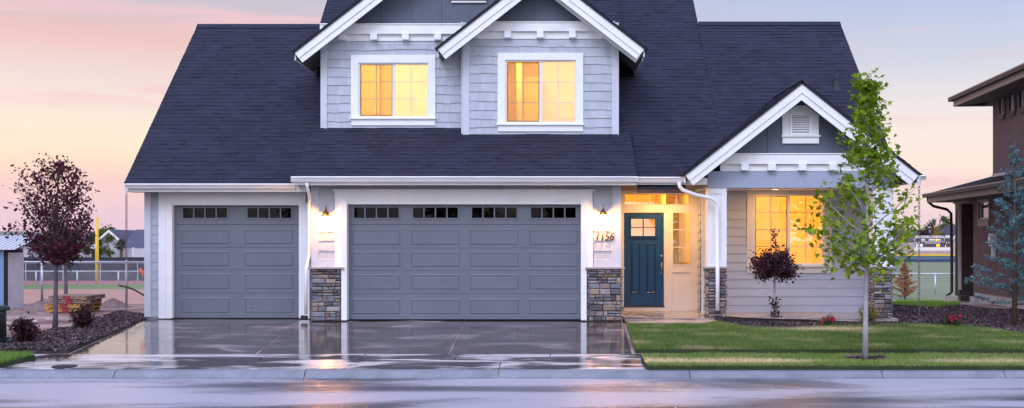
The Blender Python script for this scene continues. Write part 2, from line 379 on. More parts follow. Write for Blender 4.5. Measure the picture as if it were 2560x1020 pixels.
# porch slab and front walk
pb = MB(); ZP = .05
pb.extrude([(1.69, 21.62), (X(1785, 21.5), 21.62), (X(1785, 21.5), 21.5), (X(2246, 21.5), 21.5), (X(2246, 21.5), 23.75), (X(1745, 24.1), 23.75), (X(1745, 24.1), 24.3), (1.69, 24.3)], 'z', -.2, ZP)
tag(pb.build('porch_floor', M['porch'], bevel=.01), kind='structure')
pw = MB(); pw.extrude([(1.69, 20.75), (X(1765, 20.75), 20.75), (X(1788, 21.4), 21.3), (X(1787, 21.62), 21.608), (1.69, 21.608)], 'z', -.2, .022)
tag(pw.build('front_path', M['porch'], bevel=.008), kind='structure')
# the ball field beyond the slope
fz = -1.5
strip('infield_ground', [(50, -60, 2, fz + .01), (67, -90, 2, fz + .01)], M['infield'])
strip('field_lawn', [(67, -90, 2, fz + .012), (74, -100, 2, fz + .012)], M['field_grass2'])
strip('running_track', [(74, -100, 2, fz + .014), (81, -110, 2, fz + .014)], M['track'])
strip('outfield_ground', [(46, 2.5, 120, fz + .02), (150, 2.5, 220, fz + .02)], M['field_grass'])

def flat_poly(name, pts, lift, mat):
    """an outlined patch that follows the ground"""
    bm = bmesh.new(); f = bm.faces.new([bm.verts.new((p[0], p[1], 0)) for p in pts])
    for d in (15.83, 16.42, 21, 29, 45):
        bmesh.ops.bisect_plane(bm, geom=bm.verts[:] + bm.edges[:] + bm.faces[:], plane_co=(0, d, 0), plane_no=(0, 1, 0))
    for v in bm.verts: v.co.z = gz(v.co.y) + lift
    bmesh.ops.triangulate(bm, faces=bm.faces[:]); bmesh.ops.recalc_face_normals(bm, faces=bm.faces[:])
    me = bpy.data.meshes.new(name); bm.to_mesh(me); bm.free(); me.materials.append(mat)
    if me.polygons and me.polygons[0].normal.z < 0: me.flip_normals()
    o = link(bpy.data.objects.new(name, me)); m_ = o.modifiers.new('s', 'SOLIDIFY'); m_.thickness = .14; m_.offset = -1
    return tag(o, kind='structure')
def inside(P, poly):
    x, y = P[:, 0], P[:, 1]; r = np.zeros(len(P), bool); j = len(poly) - 1
    for i in range(len(poly)):
        xi, yi = poly[i][:2]; xj, yj = poly[j][:2]
        c = ((yi > y) != (yj > y)) & (x < (xj - xi) * (y - yi) / ((yj - yi) or 1e-9) + xi); r ^= c; j = i
    return r
gzv = np.vectorize(gz)
def scatter(poly, n):
    a = np.array([p[:2] for p in poly]); lo, hi = a.min(0), a.max(0)
    P = rng.uniform(lo, hi, (int(n), 2)); return P[inside(P, poly)]
def vnoise(P, s, seed=0):
    """cheap smooth noise from summed sines"""
    r = np.random.default_rng(seed); v = 0
    for k in range(7):
        a = r.uniform(0, 6.28); f = s * (1.0 + .55 * k); v = v + np.sin(f * (P[:, 0] * math.cos(a) + P[:, 1] * math.sin(a)) + r.uniform(0, 6.28)) / (1 + .35 * k)
    return v / 3.0
def lawn(name, poly, dens, lift, label, colfn, hgt=.05, hfn=None):
    a = np.array([p[:2] for p in poly]); area = np.prod(a.max(0) - a.min(0))
    P = scatter(poly, dens * area); n = len(P)
    h = hgt * rng.uniform(.55, 1.25, n)
    if hfn is not None: h = h * hfn(P)
    wd = rng.uniform(.004, .008, n) * (hgt / .05) ** .5; an = rng.uniform(0, 6.28, n); le = rng.normal(0, .55, (n, 2)) * h[:, None]
    z = gzv(P[:, 1]) + lift
    v = np.zeros((n, 3, 3)); dx = np.stack([np.cos(an), np.sin(an)], 1) * wd[:, None]
    v[:, 0, :2] = P - dx; v[:, 1, :2] = P + dx; v[:, 2, :2] = P + le; v[:, 0, 2] = v[:, 1, 2] = z - .01; v[:, 2, 2] = z + h
    c = colfn(P) * rng.uniform(.7, 1.3, (n, 1)); c = np.repeat(c, 3, 0)
    o = npmesh(name, v.reshape(-1, 3), np.arange(n * 3).reshape(-1, 3), M['grass'], vcol=c)
    return tag(o, label, 'grass', kind='stuff')

# right lawn, park strips
ledge = joints[3]
lawn_poly = [(ledge(16.5) + .04, 16.47), (60, 16.47), (60, 18.2)] + [tuple(G(p, q)[:2]) for p, q in ((2560, 842), (2480, 830), (2400, 822), (2300, 818), (2200, 820), (2080, 822), (1980, 829), (1900, 828), (1830, 820), (1790, 811))] + [(X(1765, 20.75), 20.70), (1.75, 20.70), (ledge(20.7) + .04, 20.66)]
ps_right = [(X(1618, 15.13), 15.03), (60, 15.03), (60, 15.80), (X(1603, 15.83), 15.80)]
ps_left = [(-60, 15.03), (X(-14, 15.13), 15.03), (X(89, 15.83), 15.80), (-60, 15.80)]
back_patch = [tuple(G(p, q)[:2]) for p, q in ((2228, 765), (2270, 771), (2340, 770), (2400, 764), (2395, 757), (2330, 752), (2240, 752))]
M['turf'] = pm('turf_soil', (.028, .045, .014), .95, .3, 3, bump=.5, bscale=20)
flat_poly('lawn_ground', lawn_poly, .045, M['turf']); flat_poly('verge_ground', ps_right, .055, M['turf'])
flat_poly('verge_ground', ps_left, .055, M['turf']); flat_poly('lawn_ground', back_patch, .02, M['turf'])
def straw(cA, cB, t): return cA * (1 - t[:, None]) + cB * t[:, None]
GA, GB, GC = np.array([.075, .175, .022]), np.array([.16, .28, .045]), np.array([.85, .68, .42])
def col_lawn(P):
    t = np.clip(.5 + .5 * vnoise(P * [1, 1.8], 1.6, 1), 0, 1); c = straw(GA, GB, t)
    s = np.exp(-(((P[:, 0] - X(2085, 19.5)) / 1.0) ** 2 + ((P[:, 1] - 19.55) / .34) ** 2) * 1.3) * 1.1 + np.clip(vnoise(P * [1, 2.0], 2.3, 3) - .30, 0, 1) * .7 + .06 * (vnoise(P, 9, 6) + 1)
    return straw(c, GC, np.clip(s, 0, .95))
def col_strip(P):
    t = np.clip(.5 + .5 * vnoise(P * [1, 2], 2.0, 5), 0, 1); c = straw(GB * 1.25, np.array([.34, .42, .12]), t)
    ring = np.exp(-(((P[:, 0] - X(2150, 15.5)) / .95) ** 2) ** 2)
    s = np.clip(np.exp(-((P[:, 1] - 15.30) / .13) ** 2) * (1.0 + .35 * vnoise(P, 1.1, 8)) - ring * .9, 0, .95)
    return straw(c, GC * 1.15, s)
lawn('lawn_grass', [p for p in lawn_poly if p[0] < 20] and [(min(p[0], 11.5), p[1]) for p in lawn_poly], 3800, .045, 'wide green front lawn with a straw coloured dry patch, right of the driveway', col_lawn, .055)
ring_c = (X(2163, 15.5), 15.48)
def strip_h(P):
    return .75 + .35 * np.clip(vnoise(P * [1, 2], 3.0, 9) + .3, 0, 1)
psr = [(min(p[0], 9.5), p[1]) for p in ps_right]
lawn('verge_grass', psr, 6500, .055, 'pale green grass strip with a dry yellow edge between kerb and sidewalk', col_strip, .05, lambda P: strip_h(P) * (((P[:, 0] - ring_c[0]) ** 2 / .09 + (P[:, 1] - ring_c[1]) ** 2 / .02) > 1))
lawn('verge_grass', [(max(p[0], -13), p[1]) for p in ps_left], 5200, .055, 'small bright green grass corner at the street, left of the driveway', lambda P: straw(GB * 1.1, GB * 1.5, np.clip(.5 + .5 * vnoise(P, 3, 2), 0, 1)), .075)
lawn('lawn_grass', back_patch, 2500, .02, 'bright green grass patch on the slope behind the right mulch bed', lambda P: straw(GB * 1.2, GB * 1.7, np.clip(.5 + .5 * vnoise(P, 2, 2), 0, 1)), .06)

# mulch beds with loose chips
mulch_left = [(-60, 16.45), (joints[0](16.45) - .03, 16.45), (joints[0](21.9) - .03, 21.9), (-8.55, 23.2)] + [tuple(G(p, q)[:2]) for p, q in ((300, 782), (235, 800), (200, 822), (130, 830), (60, 846), (0, 854))] + [(-60, 18.3)]
mulch_right = [tuple(G(p, q)[:2]) for p, q in ((1783, 806), (1830, 821), (1900, 829), (1980, 830), (2080, 823), (2200, 821), (2300, 819), (2400, 823), (2480, 831), (2560, 843))] + [(24, 18.6), (24, 24.5)] + [tuple(G(p, q)[:2]) for p, q in ((2480, 776), (2400, 765), (2330, 772), (2230, 766))] + [(7.42, 26), (7.42, 21.48), (X(1787, 21.48), 21.48)]
flat_poly('mulch_ground', mulch_left, .03, M['soil']); flat_poly('mulch_ground', mulch_right, .014, M['soil'])
def chips(poly, dens, lift, label):
    a = np.array([p[:2] for p in poly]); area = np.prod(a.max(0) - a.min(0)); P = scatter(poly, dens * area); n = len(P)
    ln = rng.uniform(.010, .032, n); wd = rng.uniform(.005, .012, n); an = rng.uniform(0, 6.28, n); z = gzv(P[:, 1]) + lift + rng.uniform(0, .03, n) + .02 * vnoise(P, 2.5, 4)
    u = np.stack([np.cos(an), np.sin(an), rng.normal(0, .35, n)], 1) * ln[:, None]; q = np.stack([-np.sin(an), np.cos(an), rng.normal(0, .6, n)], 1) * wd[:, None]
    C = np.concatenate([P, z[:, None]], 1); v = np.stack([C - u - q, C + u - q, C + u + q, C - u + q], 1).reshape(-1, 3)
    base = rng.uniform(.35, 1.6, (n, 1)) * np.array([[1, .92, .95]]); pale = rng.random(n) < .05; base[pale] *= 4
    o = npmesh('mulch', v, np.arange(n * 4).reshape(-1, 4), M['mulch'], vcol=np.repeat(base, 4, 0), nside=4)
    tag(o, label, 'mulch', kind='stuff')
chips([(max(p[0], -12.5), p[1]) for p in mulch_left] , 2600, .035, 'dark bark mulch bed beside the left edge of the driveway')
chips([(min(p[0], 14), p[1]) for p in mulch_right], 2000, .022, 'dark bark mulch bed in front of the porch and towards the neighbour')
cb = [(ring_c[0] + .33 * math.cos(a), ring_c[1] + .15 * math.sin(a)) for a in np.linspace(0, 6.28, 18)[:-1]]
chips(cb, 2500, .055, 'small ring of dark mulch round the street maple trunk')

# ================================================================== THE HOUSE
house = empty('family_house', (0, 22, 0), 'grey blue two storey family house with white trim, dark shingle roof and three car garage', 'house')
house_inv = Vector((0, 22, 0))
def hp(mb, name, mat, parent=None, **k):
    """a part of the house, built in world coordinates"""
    o = mb.build(name, mat, parent if parent is not None else house, **k)
    if parent is None: o.location = (0, -22, 0)
    return o
T = .923
E1d, E1z = 21.7, Z(458, 21.7)                    # main eave
def zmain(d): return E1z + T * (d - E1d)
RD1, RD2 = 26.3, 28.4                            # ridge depths of the wings and of the tall middle
xl, xr = X(310, 21.7), X(2100, 26.3)
cxl, cxr = X(800, 26.3), X(1746, 26.3)
def shingles(mb, O, U, V, n=None, expo=.145, tab=.30, lift=.008):
    O, U, V = Vector(O), Vector(U), Vector(V); Lu, Lv = U.length, V.length; u, v = U / Lu, V / Lv; nn = u.cross(v)
    if nn.z < 0: nn = -nn
    k = 0; s = 0.0
    while s < Lv - .01:
        e = min(expo, Lv - s); a = -random.uniform(0, tab)
        while a < Lu:
            wd = random.choice((.14, .18, .22, .30, .36)); x0, x1 = max(a, 0), min(a + wd, Lu); a += wd
            if x1 - x0 < .01: continue
            g = random.uniform(.82, 1.14); t = random.uniform(-.05, .05); c = (g * (1 + t), g, g * (1 - t)); lf = lift * random.choice((.8, 1, 1.7))
            dn = random.choice((0, 0, .012))
            p = lambda q, r, h: O + u * q + v * r + nn * h
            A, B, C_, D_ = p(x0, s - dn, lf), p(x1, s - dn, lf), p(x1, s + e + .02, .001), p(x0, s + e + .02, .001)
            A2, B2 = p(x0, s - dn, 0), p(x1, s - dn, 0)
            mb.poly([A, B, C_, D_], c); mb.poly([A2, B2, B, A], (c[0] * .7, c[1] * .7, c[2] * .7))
        s += expo
def roof_plane(name, O, U, V, thick=.10, parent=None, under='soffit', tabs=True):
    """shingled slope on a solid deck"""
    O, U, V = Vector(O), Vector(U), Vector(V); nn = U.cross(V).normalized()
    if nn.z < 0: nn = -nn
    d = MB(); P = [O, O + U, O + U + V, O + V]; d.hexa([p - nn * thick for p in P] + [p - nn * .002 for p in P])
    if (P[1] - P[0]).cross(P[3] - P[0]).z < 0: pass
    s = MB()
    if tabs: shingles(s, O, U, V)
    else: s.poly([p + nn * .004 for p in P])
    o = hp(s, name, M['shingle'], colors=True)
    dk = d.build('roof_deck', M[under], o)
    bm = bmesh.new(); bm.from_mesh(dk.data); bmesh.ops.recalc_face_normals(bm, faces=bm.faces[:]); bm.to_mesh(dk.data); bm.free()
    return o
# --- main slopes
zr1 = zmain(RD1); zr2 = zmain(RD2)
roof_plane('roof', (xl, E1d, E1z), (cxl - xl, 0, 0), (0, RD1 - E1d, zr1 - E1z))
roof_plane('roof', (cxr, 22.3, zmain(22.3)), (xr - cxr, 0, 0), (0, RD1 - 22.3, zr1 + .06 - zmain(22.3)))
roof_plane('roof', (2.95, 22.3, zmain(22.3)), (cxr - 2.95, 0, 0), (0, .65, .65 * T))
for k in range(5):
    a = 2.95 + .14 * k; d_ = 21.78 + .10 * k
    roof_plane('roof', (a, d_, zmain(d_)), (.141, 0, 0), (0, 22.3 - d_, T * (22.3 - d_)))
ms_ = 22.9                                         # middle slope starts above the front porch roof
U0, U1, dmid = X(802, 23.0), X(1548, 23.0), 26.3
for a, b_, d_ in ((cxl, U0 + .05, ms_), (U1 - .05, cxr, ms_), (U0 + .05, U1 - .05, dmid)):
    roof_plane('roof', (a, d_, zmain(d_)), (b_ - a, 0, 0), (0, RD2 - d_, zr2 - zmain(d_)))
xm = X(1565, 24.8)
for a, b_, d_ in ((cxl + .02, U0 + .05, 25.2), (U1 - .05, xm, 25.2), (U0 + .05, U1 - .05, dmid + .1)):
    roof_plane('roof', (a, d_, zmain(d_) + .11), (b_ - a, 0, 0), (0, RD2 - d_, zr2 - zmain(d_)), thick=.08)
roof_plane('roof', (cxl, E1d, E1z), (cxl * -.0 + .75, 0, 0), (0, ms_ - E1d + .1, zmain(ms_ + .1) - E1z))
# right end of the middle at the entry: slope down to the eave between garage roof and porch
roof_plane('roof', (1.95, E1d - .15, zmain(E1d - .15)), (1.0, 0, 0), (0, ms_ - E1d + .15, zmain(ms_) - zmain(E1d - .15)))
# --- rear slopes
for a, b_, rd, zz in ((xl, cxl, RD1, zr1), (cxr, xr, RD1, zr1 + .06), (cxl, cxr, RD2, zr2)):
    roof_plane('rear_roof', (a, rd + (zz - 2.9) / T, 2.9), (b_ - a, 0, 0), (0, -(zz - 2.9) / T, zz - 2.9), tabs=False)
# ridge caps
for a, b_, rd, zz in ((xl, cxl, RD1, zr1), (cxr, xr, RD1, zr1 + .06)):
    x = a; rc = MB()
    while x < b_:
        rc.extrude([(rd - .13, zz - .09), (rd, zz + .035), (rd + .13, zz - .09), (rd, zz + .01)], 'x', x, min(x + .3, b_)); x += .295
    hp(rc, 'ridge_cap', M['shingle'], colors=True)
# --- front garage roof
GE, GZe = 21.3, Z(440, 21.3)
gt_d, gt_z = 23.0, zmain(23.0)
roof_plane('garage_roof', (X(735, 21.3), GE, GZe), (X(1592, 21.3) - X(735, 21.3), 0, 0), (0, gt_d - GE, gt_z + .10 - GZe), thick=.09)
# cheeks closing the step between the two slopes
for x in (X(735, 21.3) + .02, X(1592, 21.3) - .05):
    gs = MB(); gs.extrude([(GE + .05, GZe - .03), (gt_d, gt_z + .05), (21.85, GZe - .13), (GE + .05, GZe - .13)], 'x', x, x + .03); hp(gs, 'roof_cheek', M['deck'])

# --- gutters and fascias
def gutter(px0, px1, pyt, pyb, d, name='gutter'):
    b = MB(); x0, x1 = X(px0, d), X(px1, d); zt, zb = Z(pyt, d), Z(pyb, d); h = zt - zb
    b.extrude([(d, zt), (d - .015, zt), (d - .02, zt - .02), (d + .005, zt - .03), (d + .03, zb + .03), (d + .05, zb), (d + .13, zb), (d + .13, zt), (d + .12, zt), (d + .12, zb + .01), (d + .055, zb + .012), (d + .01, zt - .03)], 'x', x0, x1)
    for x in (x0, x1): b.box(x - .004, x + .004, d - .012, d + .128, zb + .003, zt - .002)
    return hp(b, name, M['trim_old'])
gutter(312, 735, 459, 471, 21.60)
gutter(728, 1594, 441, 455, 21.18)
gutter(1594, 1712, 442, 456, 21.45)
gutter(2300, 2316, 438, 449, 21.25)
fb = MB()
fb.box(X(316, 21.8), X(772, 21.8), 21.735, 21.765, Z(480, 21.75), Z(461, 21.75))
fb.box(X(733, 21.35), X(1590, 21.35), 21.315, 21.345, Z(463, 21.33), Z(443, 21.33))
fb.box(X(1590, 21.6), X(1768, 21.6), 21.585, 21.615, Z(462, 21.6), Z(445, 21.6))
hp(fb, 'fascia', M['trim'])
sf = MB()
sf.box(X(316, 21.8), X(772, 21.8), 21.77, 22.22, Z(479, 21.75), Z(479, 21.75) + .02)
sf.box(X(733, 21.35), X(1590, 21.35), 21.35, 21.85, Z(462, 21.33), Z(462, 21.33) + .02)
sf.box(1.63, X(1768, 21.6), 21.62, 24.2, Z(461, 21.6), Z(461, 21.6) + .02)
hp(sf, 'soffit', M['soffit'])
ZS3 = Z(461, 21.6)

# --- walls
def wall_cells(mb, x0, x1, z0, z1, d, holes, th=.1):
    xs_ = sorted({x0, x1} | {h[0] for h in holes} | {h[1] for h in holes}); zz = sorted({z0, z1} | {h[2] for h in holes} | {h[3] for h in holes})
    for a, b_ in zip(xs_, xs_[1:]):
        for c, e in zip(zz, zz[1:]):
            m_ = ((a + b_) / 2, (c + e) / 2)
            if any(h[0] < m_[0] < h[1] and h[2] < m_[1] < h[3] for h in holes): continue
            if a < x0 - 1e-6 or b_ > x1 + 1e-6 or c < z0 - 1e-6 or e > z1 + 1e-6: continue
            mb.box(a, b_, d, d + th, c, e)
def cut(a, b_, c, e, holes):
    """x intervals of a..b left over beside holes that meet z c..e"""
    iv = [(a, b_)]
    for h in holes:
        if h[3] <= c or h[2] >= e: continue
        nv = []
        for p, q in iv:
            if h[0] > p: nv.append((p, min(q, h[0])))
            if h[1] < q: nv.append((max(p, h[1]), q))
        iv = [(p, q) for p, q in nv if q - p > .005]
    return iv
def shakes(mb, x0, x1, z0, z1, d, holes=(), expo=.197):
    z = z0
    while z < z1 - .02:
        for a, b_ in cut(x0, x1, z, min(z + expo, z1), holes):
            x = a; drop = 0
            while x < b_ - .004:
                wd = random.choice((.10, .14, .19, .24)); e = min(x + wd, b_)
                drop = max(-.018, min(.018, drop + random.choice((-.012, 0, 0, .012)))); g = random.uniform(.93, 1.05)
                zb, zt = z + drop, min(z + expo + .02, z1)
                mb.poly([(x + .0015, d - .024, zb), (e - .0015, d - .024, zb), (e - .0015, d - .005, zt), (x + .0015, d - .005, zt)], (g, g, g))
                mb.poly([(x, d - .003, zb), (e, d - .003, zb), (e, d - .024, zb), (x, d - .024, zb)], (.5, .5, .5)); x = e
        z += expo
def laps(mb, x0, x1, z0, z1, d, holes=(), expo=.195, proud=.018):
    z = z0
    while z < z1 - .02:
        for a, b_ in cut(x0, x1, z, min(z + expo, z1), holes):
            g = random.uniform(.97, 1.03); zt = min(z + expo + .012, z1)
            mb.poly([(a, d - proud, z), (b_, d - proud, z), (b_, d - .006, zt), (a, d - .006, zt)], (g, g, g))
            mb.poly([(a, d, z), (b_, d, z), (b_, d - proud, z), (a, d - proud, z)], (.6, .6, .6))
        z += expo
def rect(px0, py0, px1, py1, d): return (X(px0, d), X(px1, d), Z(py1, d), Z(py0, d))

DA, DB, DE, DL = 22.2, 21.8, 24.1, 23.6           # left garage, double garage, entry, living wall
xa0 = X(362, DA); xb0, xb1 = X(778, DB), X(1553, DB); xe1 = X(1745, DE); xl1 = X(2169, DL)
wl = MB()
hA = rect(424, 503, 754, 830, DA); hB = rect(863, 501, 1460, 830, DB)
wall_cells(wl, xa0, xb0 + .05, -.05, Z(470, DA), DA, [(hA[0], hA[1], -.06, hA[3])])
hp(wl, 'wall', M['lap'], colors=True); wl = MB()
wall_cells(wl, xb0, xb1, -.05, Z(455, DB), DB, [(hB[0], hB[1], -.06, hB[3])])
hp(wl, 'wall', M['lap'], colors=True); wl = MB()
hDoor = rect(1559.5, 532, 1659.5, 765, DE); hTr = rect(1562, 486, 1722, 511, DE); hSd = rect(1680, 530, 1727, 663, DE)
wall_cells(wl, xb1 + .0, xe1, .0, 3.4, DE, [(hDoor[0] - .01, hDoor[1] + .01, -.06, hDoor[3] + .01), hTr, hSd])
hp(wl, 'wall', M['lap'], colors=True); wl = MB()
hLv = rect(1880, 482, 2064, 665, DL)
wall_cells(wl, xe1, xl1, .0, 3.4, DL, [hLv])
hp(wl, 'wall', M['lap'], colors=True); wl = MB()
wl.box(xb1 - .1, xb1, DB + .1, DE + .3, 0, 3.2)      # garage side of the entry recess
hp(wl, 'wall', M['lap'], colors=True); wl = MB(); wl.box(xe1, xe1 + .1, DL + .1, DE, 0, 3.2)
hp(wl, 'wall', M['lap'], colors=True)
# upstairs walls
D1u, D2u = 23.0, 22.76
u0, u1 = X(802, D1u), X(1548, D1u); v0, v1 = X(1157, D2u), X(1547, D2u)
hU1 = rect(888, 148, 1080, 300, D1u); hU2 = rect(1254, 142, 1450, 314, D2u)
wu = MB()
wall_cells(wu, u0, u1, Z(345, D1u), Z(60, D1u), D1u, [hU1, (v0 + .06, v1 + 1, Z(360, D1u), Z(40, D1u))])
wall_cells(wu, v0, v1, Z(352, D2u), Z(56, D2u), D2u, [hU2])
for x in (u0, ): wu.box(x, x + .1, D1u + .1, 26.5, Z(345, D1u), Z(60, D1u))
wu.box(v1 - .1, v1, D2u + .1, 26.5, Z(345, D1u), Z(60, D1u)); wu.box(v0, v0 + .06, D2u + .1, D1u, Z(350, D1u), Z(60, D1u))
hp(wu, 'upper_wall', M['shake'], colors=True)
# shake siding
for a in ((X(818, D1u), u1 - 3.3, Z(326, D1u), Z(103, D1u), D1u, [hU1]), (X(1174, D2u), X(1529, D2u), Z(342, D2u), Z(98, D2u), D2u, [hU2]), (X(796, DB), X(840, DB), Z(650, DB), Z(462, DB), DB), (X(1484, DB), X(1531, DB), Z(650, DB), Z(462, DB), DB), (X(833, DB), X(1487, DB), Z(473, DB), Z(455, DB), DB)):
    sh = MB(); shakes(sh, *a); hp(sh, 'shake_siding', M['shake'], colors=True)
# lap siding
lp = MB()
laps(lp, X(377, DA), X(400, DA), .04, Z(478, DA), DA)
hp(lp, 'lap_siding', M['lap'], colors=True); lp = MB()
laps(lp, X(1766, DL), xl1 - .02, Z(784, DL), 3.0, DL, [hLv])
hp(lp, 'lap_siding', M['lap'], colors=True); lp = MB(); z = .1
while z < 2.95:                                     # the small return beside the entry
    lp.poly([(xe1 - .026, DL + .02, z), (xe1 - .026, DE - .01, z), (xe1 - .006, DE - .01, z + .2), (xe1 - .006, DL + .02, z + .2)])
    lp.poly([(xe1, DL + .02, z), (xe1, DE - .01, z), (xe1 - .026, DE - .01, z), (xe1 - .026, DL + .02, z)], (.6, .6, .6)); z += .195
hp(lp, 'lap_siding', M['lap'], colors=True)
# gable ends and sides of the body
ge = MB()
def zroof(y, rd, zz): return zz - abs(y - rd) * T - .14
for xx, s_, rd, zz, y0 in ((xa0, -1, RD1, zr1, DA), (xl1, 1, RD1, zr1, DL)):
    y1 = rd + (zz - 2.6) / T - .5
    ge.extrude([(y0 + .1, -.05), (y1, -.05), (y1, zroof(y1, rd, zz)), (rd, zz - .14), (y0 + .1, zroof(y0 + .1, rd, zz))], 'x', xx if s_ < 0 else xx - .1, xx + .1 if s_ < 0 else xx)
    z = .05
    while z < zz - .4:
        a = max(y0 + .1, rd - (zz - .2 - z) / T); b_ = min(y1, rd + (zz - .2 - z) / T)
        ge.poly([(xx + s_ * .026, a, z), (xx + s_ * .026, b_, z), (xx + s_ * .006, b_, z + .2), (xx + s_ * .006, a, z + .2)])
        z += .195
ge.box(xa0 + .1, xl1 - .1, 31.0, 31.1, -.05, 2.8)
for x in (cxl + .15, cxr - .25): ge.extrude([(24.0, zmain(24.0) - .3), (RD2, zr2 - .15), (RD2 + 3.6, zr2 - .15 - 3.6 * T)], 'x', x, x + .1)
hp(ge, 'side_wall', M['lap'], colors=True)
# trim boards
tr = MB(); P = tr.pbox
P(362, 478, 378, 792, DA, .035)
hp(tr, 'corner_trim', M['corner'], bevel=.004); tr = MB(); P = tr.pbox
P(778, 460, 797, 668, DB, .035)
hp(tr, 'corner_trim', M['corner'], bevel=.004); tr = MB(); P = tr.pbox
P(1530, 460, 1553, 668, DB, .035)
P(1484, 648, 1530, 668, DB, .032)
hp(tr, 'corner_trim', M['corner'], bevel=.004); tr = MB(); P = tr.pbox; P(797, 648, 857, 668, DB, .032)
hp(tr, 'corner_trim', M['corner'], bevel=.004); tr = MB(); P = tr.pbox
P(1753, 470, 1768, 780, DL, .035)
hp(tr, 'corner_trim', M['corner'], bevel=.004); tr = MB(); P = tr.pbox
P(802, 103, 818, 329, D1u, .035); P(1157, 98, 1174, 345, D2u, .035); P(1529, 98, 1547, 345, D2u, .035)
tr.box(u0, v0, D1u - .045, D1u, Z(329, D1u), Z(325.5, D1u)); tr.box(v0 - .01, v1 + .01, D2u - .05, D2u, Z(345, D2u), Z(342, D2u))
tr.box(v0 - .035, v0 - .001, D2u, D1u, Z(342, D2u), Z(60, D1u))
hp(tr, 'corner_trim', M['corner'], bevel=.004); tr = MB(); P = tr.pbox
# left garage casing
P(398, 480, 431, 508, DA, .045, .06); P(431, 480, 765, 508, DA, .045, .06)
P(398, 508, 416, 796, DA, .045, .06); P(762, 508, 775, 796, DA, .045, .06)
tr.box(X(416, DA), X(432, DA), DA - .038, DA + .16, Z(798, DA) + .02, Z(508, DA)); tr.box(X(748, DA), X(762, DA), DA - .038, DA + .16, Z(798, DA) + .02, Z(508, DA))
tr.box(X(432, DA), X(748, DA), DA - .036, DA + .16, Z(513, DA), Z(508, DA))
hp(tr, 'garage_casing', M['trim'], bevel=.004); tr = MB(); P = tr.pbox
# double garage casing
P(838, 478, 1481, 503, DB, .045, .06); P(834, 473, 1486, 478.5, DB, .065, .08)
P(838, 503, 858, 668, DB, .045, .06); P(1463, 503, 1482, 668, DB, .045, .06)
tr.box(X(856, DB), X(870, DB), DB - .13, DB + .16, .005, Z(503, DB)); tr.box(X(1452, DB), X(1466, DB), DB - .13, DB + .16, .005, Z(503, DB))
tr.box(X(870, DB), X(1452, DB), DB - .036, DB + .16, Z(511, DB), Z(503, DB))
hp(tr, 'garage_casing', M['trim'], bevel=.004)
fd = MB(); fd.pbox(362, 791.5, 416, 797, DA, .01, .03); fd.box(xa0, xa0 + .02, DA, 30, -.08, .04); hp(fd, 'foundation', M['kerb'])

# --- gables
def gable(name, pxa, half_px, pyt, d_f, d_wall, depth_back, slope=.775, rv=(.21, .355), tipy=None):
    xa = X(pxa, d_f); hf = half_px / F * d_f; zt = Z(tipy, d_f); za = zt + slope * hf
    c = 1 / math.sqrt(1 + slope * slope)
    for s_ in (-1, 1):
        rk = MB()
        for k, (va, vb, yf, yb) in enumerate(((0, rv[0], d_f, d_f + .06), (rv[0] - .01, rv[1], d_f + .025, d_f + .06))):
            Tp = (xa + s_ * hf, zt)
            def at(v, s=s_):     # perpendicular tip cut
                w_ = v * c; return (Tp[0] - s * slope * c * w_, Tp[1] - c * w_)
            pts = [at(va), (xa, za - va), (xa, za - vb), at(vb)]
            rk.extrude(pts, 'y', yf, yb)
        hp(rk, 'rake_board', M['trim'])
        ov = .05
        e = Vector((xa + s_ * (hf + ov), d_f - .03, zt - slope * ov + .035)); U = Vector((0, depth_back - d_f, 0)); V = Vector((-s_ * (hf + ov), 0, slope * (hf + ov)))
        roof_plane(name, e, U, V, thick=.05, under='deck')
        sb = MB()                                    # sloping soffit under the overhang
        q = [(xa + s_ * (hf - .03), zt + .02 - .14), (xa, za - .14 - .003), (xa, za - .17), (xa + s_ * (hf - .03), zt - .01 - .14)]
        sb.extrude(q, 'y', d_f + .062, min(depth_back, d_wall + 1.2)); hp(sb, 'soffit', M['soffit'])
        ef = MB(); ef.box(xa + s_ * (hf - .025), xa + s_ * hf, d_f + .061, depth_back - .8, zt - .17, zt + .01); hp(ef, 'fascia', M['trim'])
    return xa, za, hf
def frieze(px0, px1, yc, yb, yl, blocks, d, bw=17):
    b = MB()
    b.pbox(px0, yc, px1, yc + 3, d, .12, .14); b.pbox(px0, yc + 3, px1, yb, d, .10, .12); b.pbox(px0, yb, px1, yl, d, .03, .05)
    for p in blocks: b.pbox(p, yb - 1, p + bw, yl - 1, d, .15, .13)
    hp(b, 'frieze', M['trim'], bevel=.003)
def batten_wall(pts, px_list, d, zb, ztop_fn, bw=.045):
    b = MB(); b.extrude(pts, 'y', d, d + .08)
    for p in px_list:
        x = X(p, d); zt = ztop_fn(x)
        if zt > zb: b.box(x - bw / 2, x + bw / 2, d - .018, d + .002, zb, zt)
    hp(b, 'board_and_batten', M['batten'])
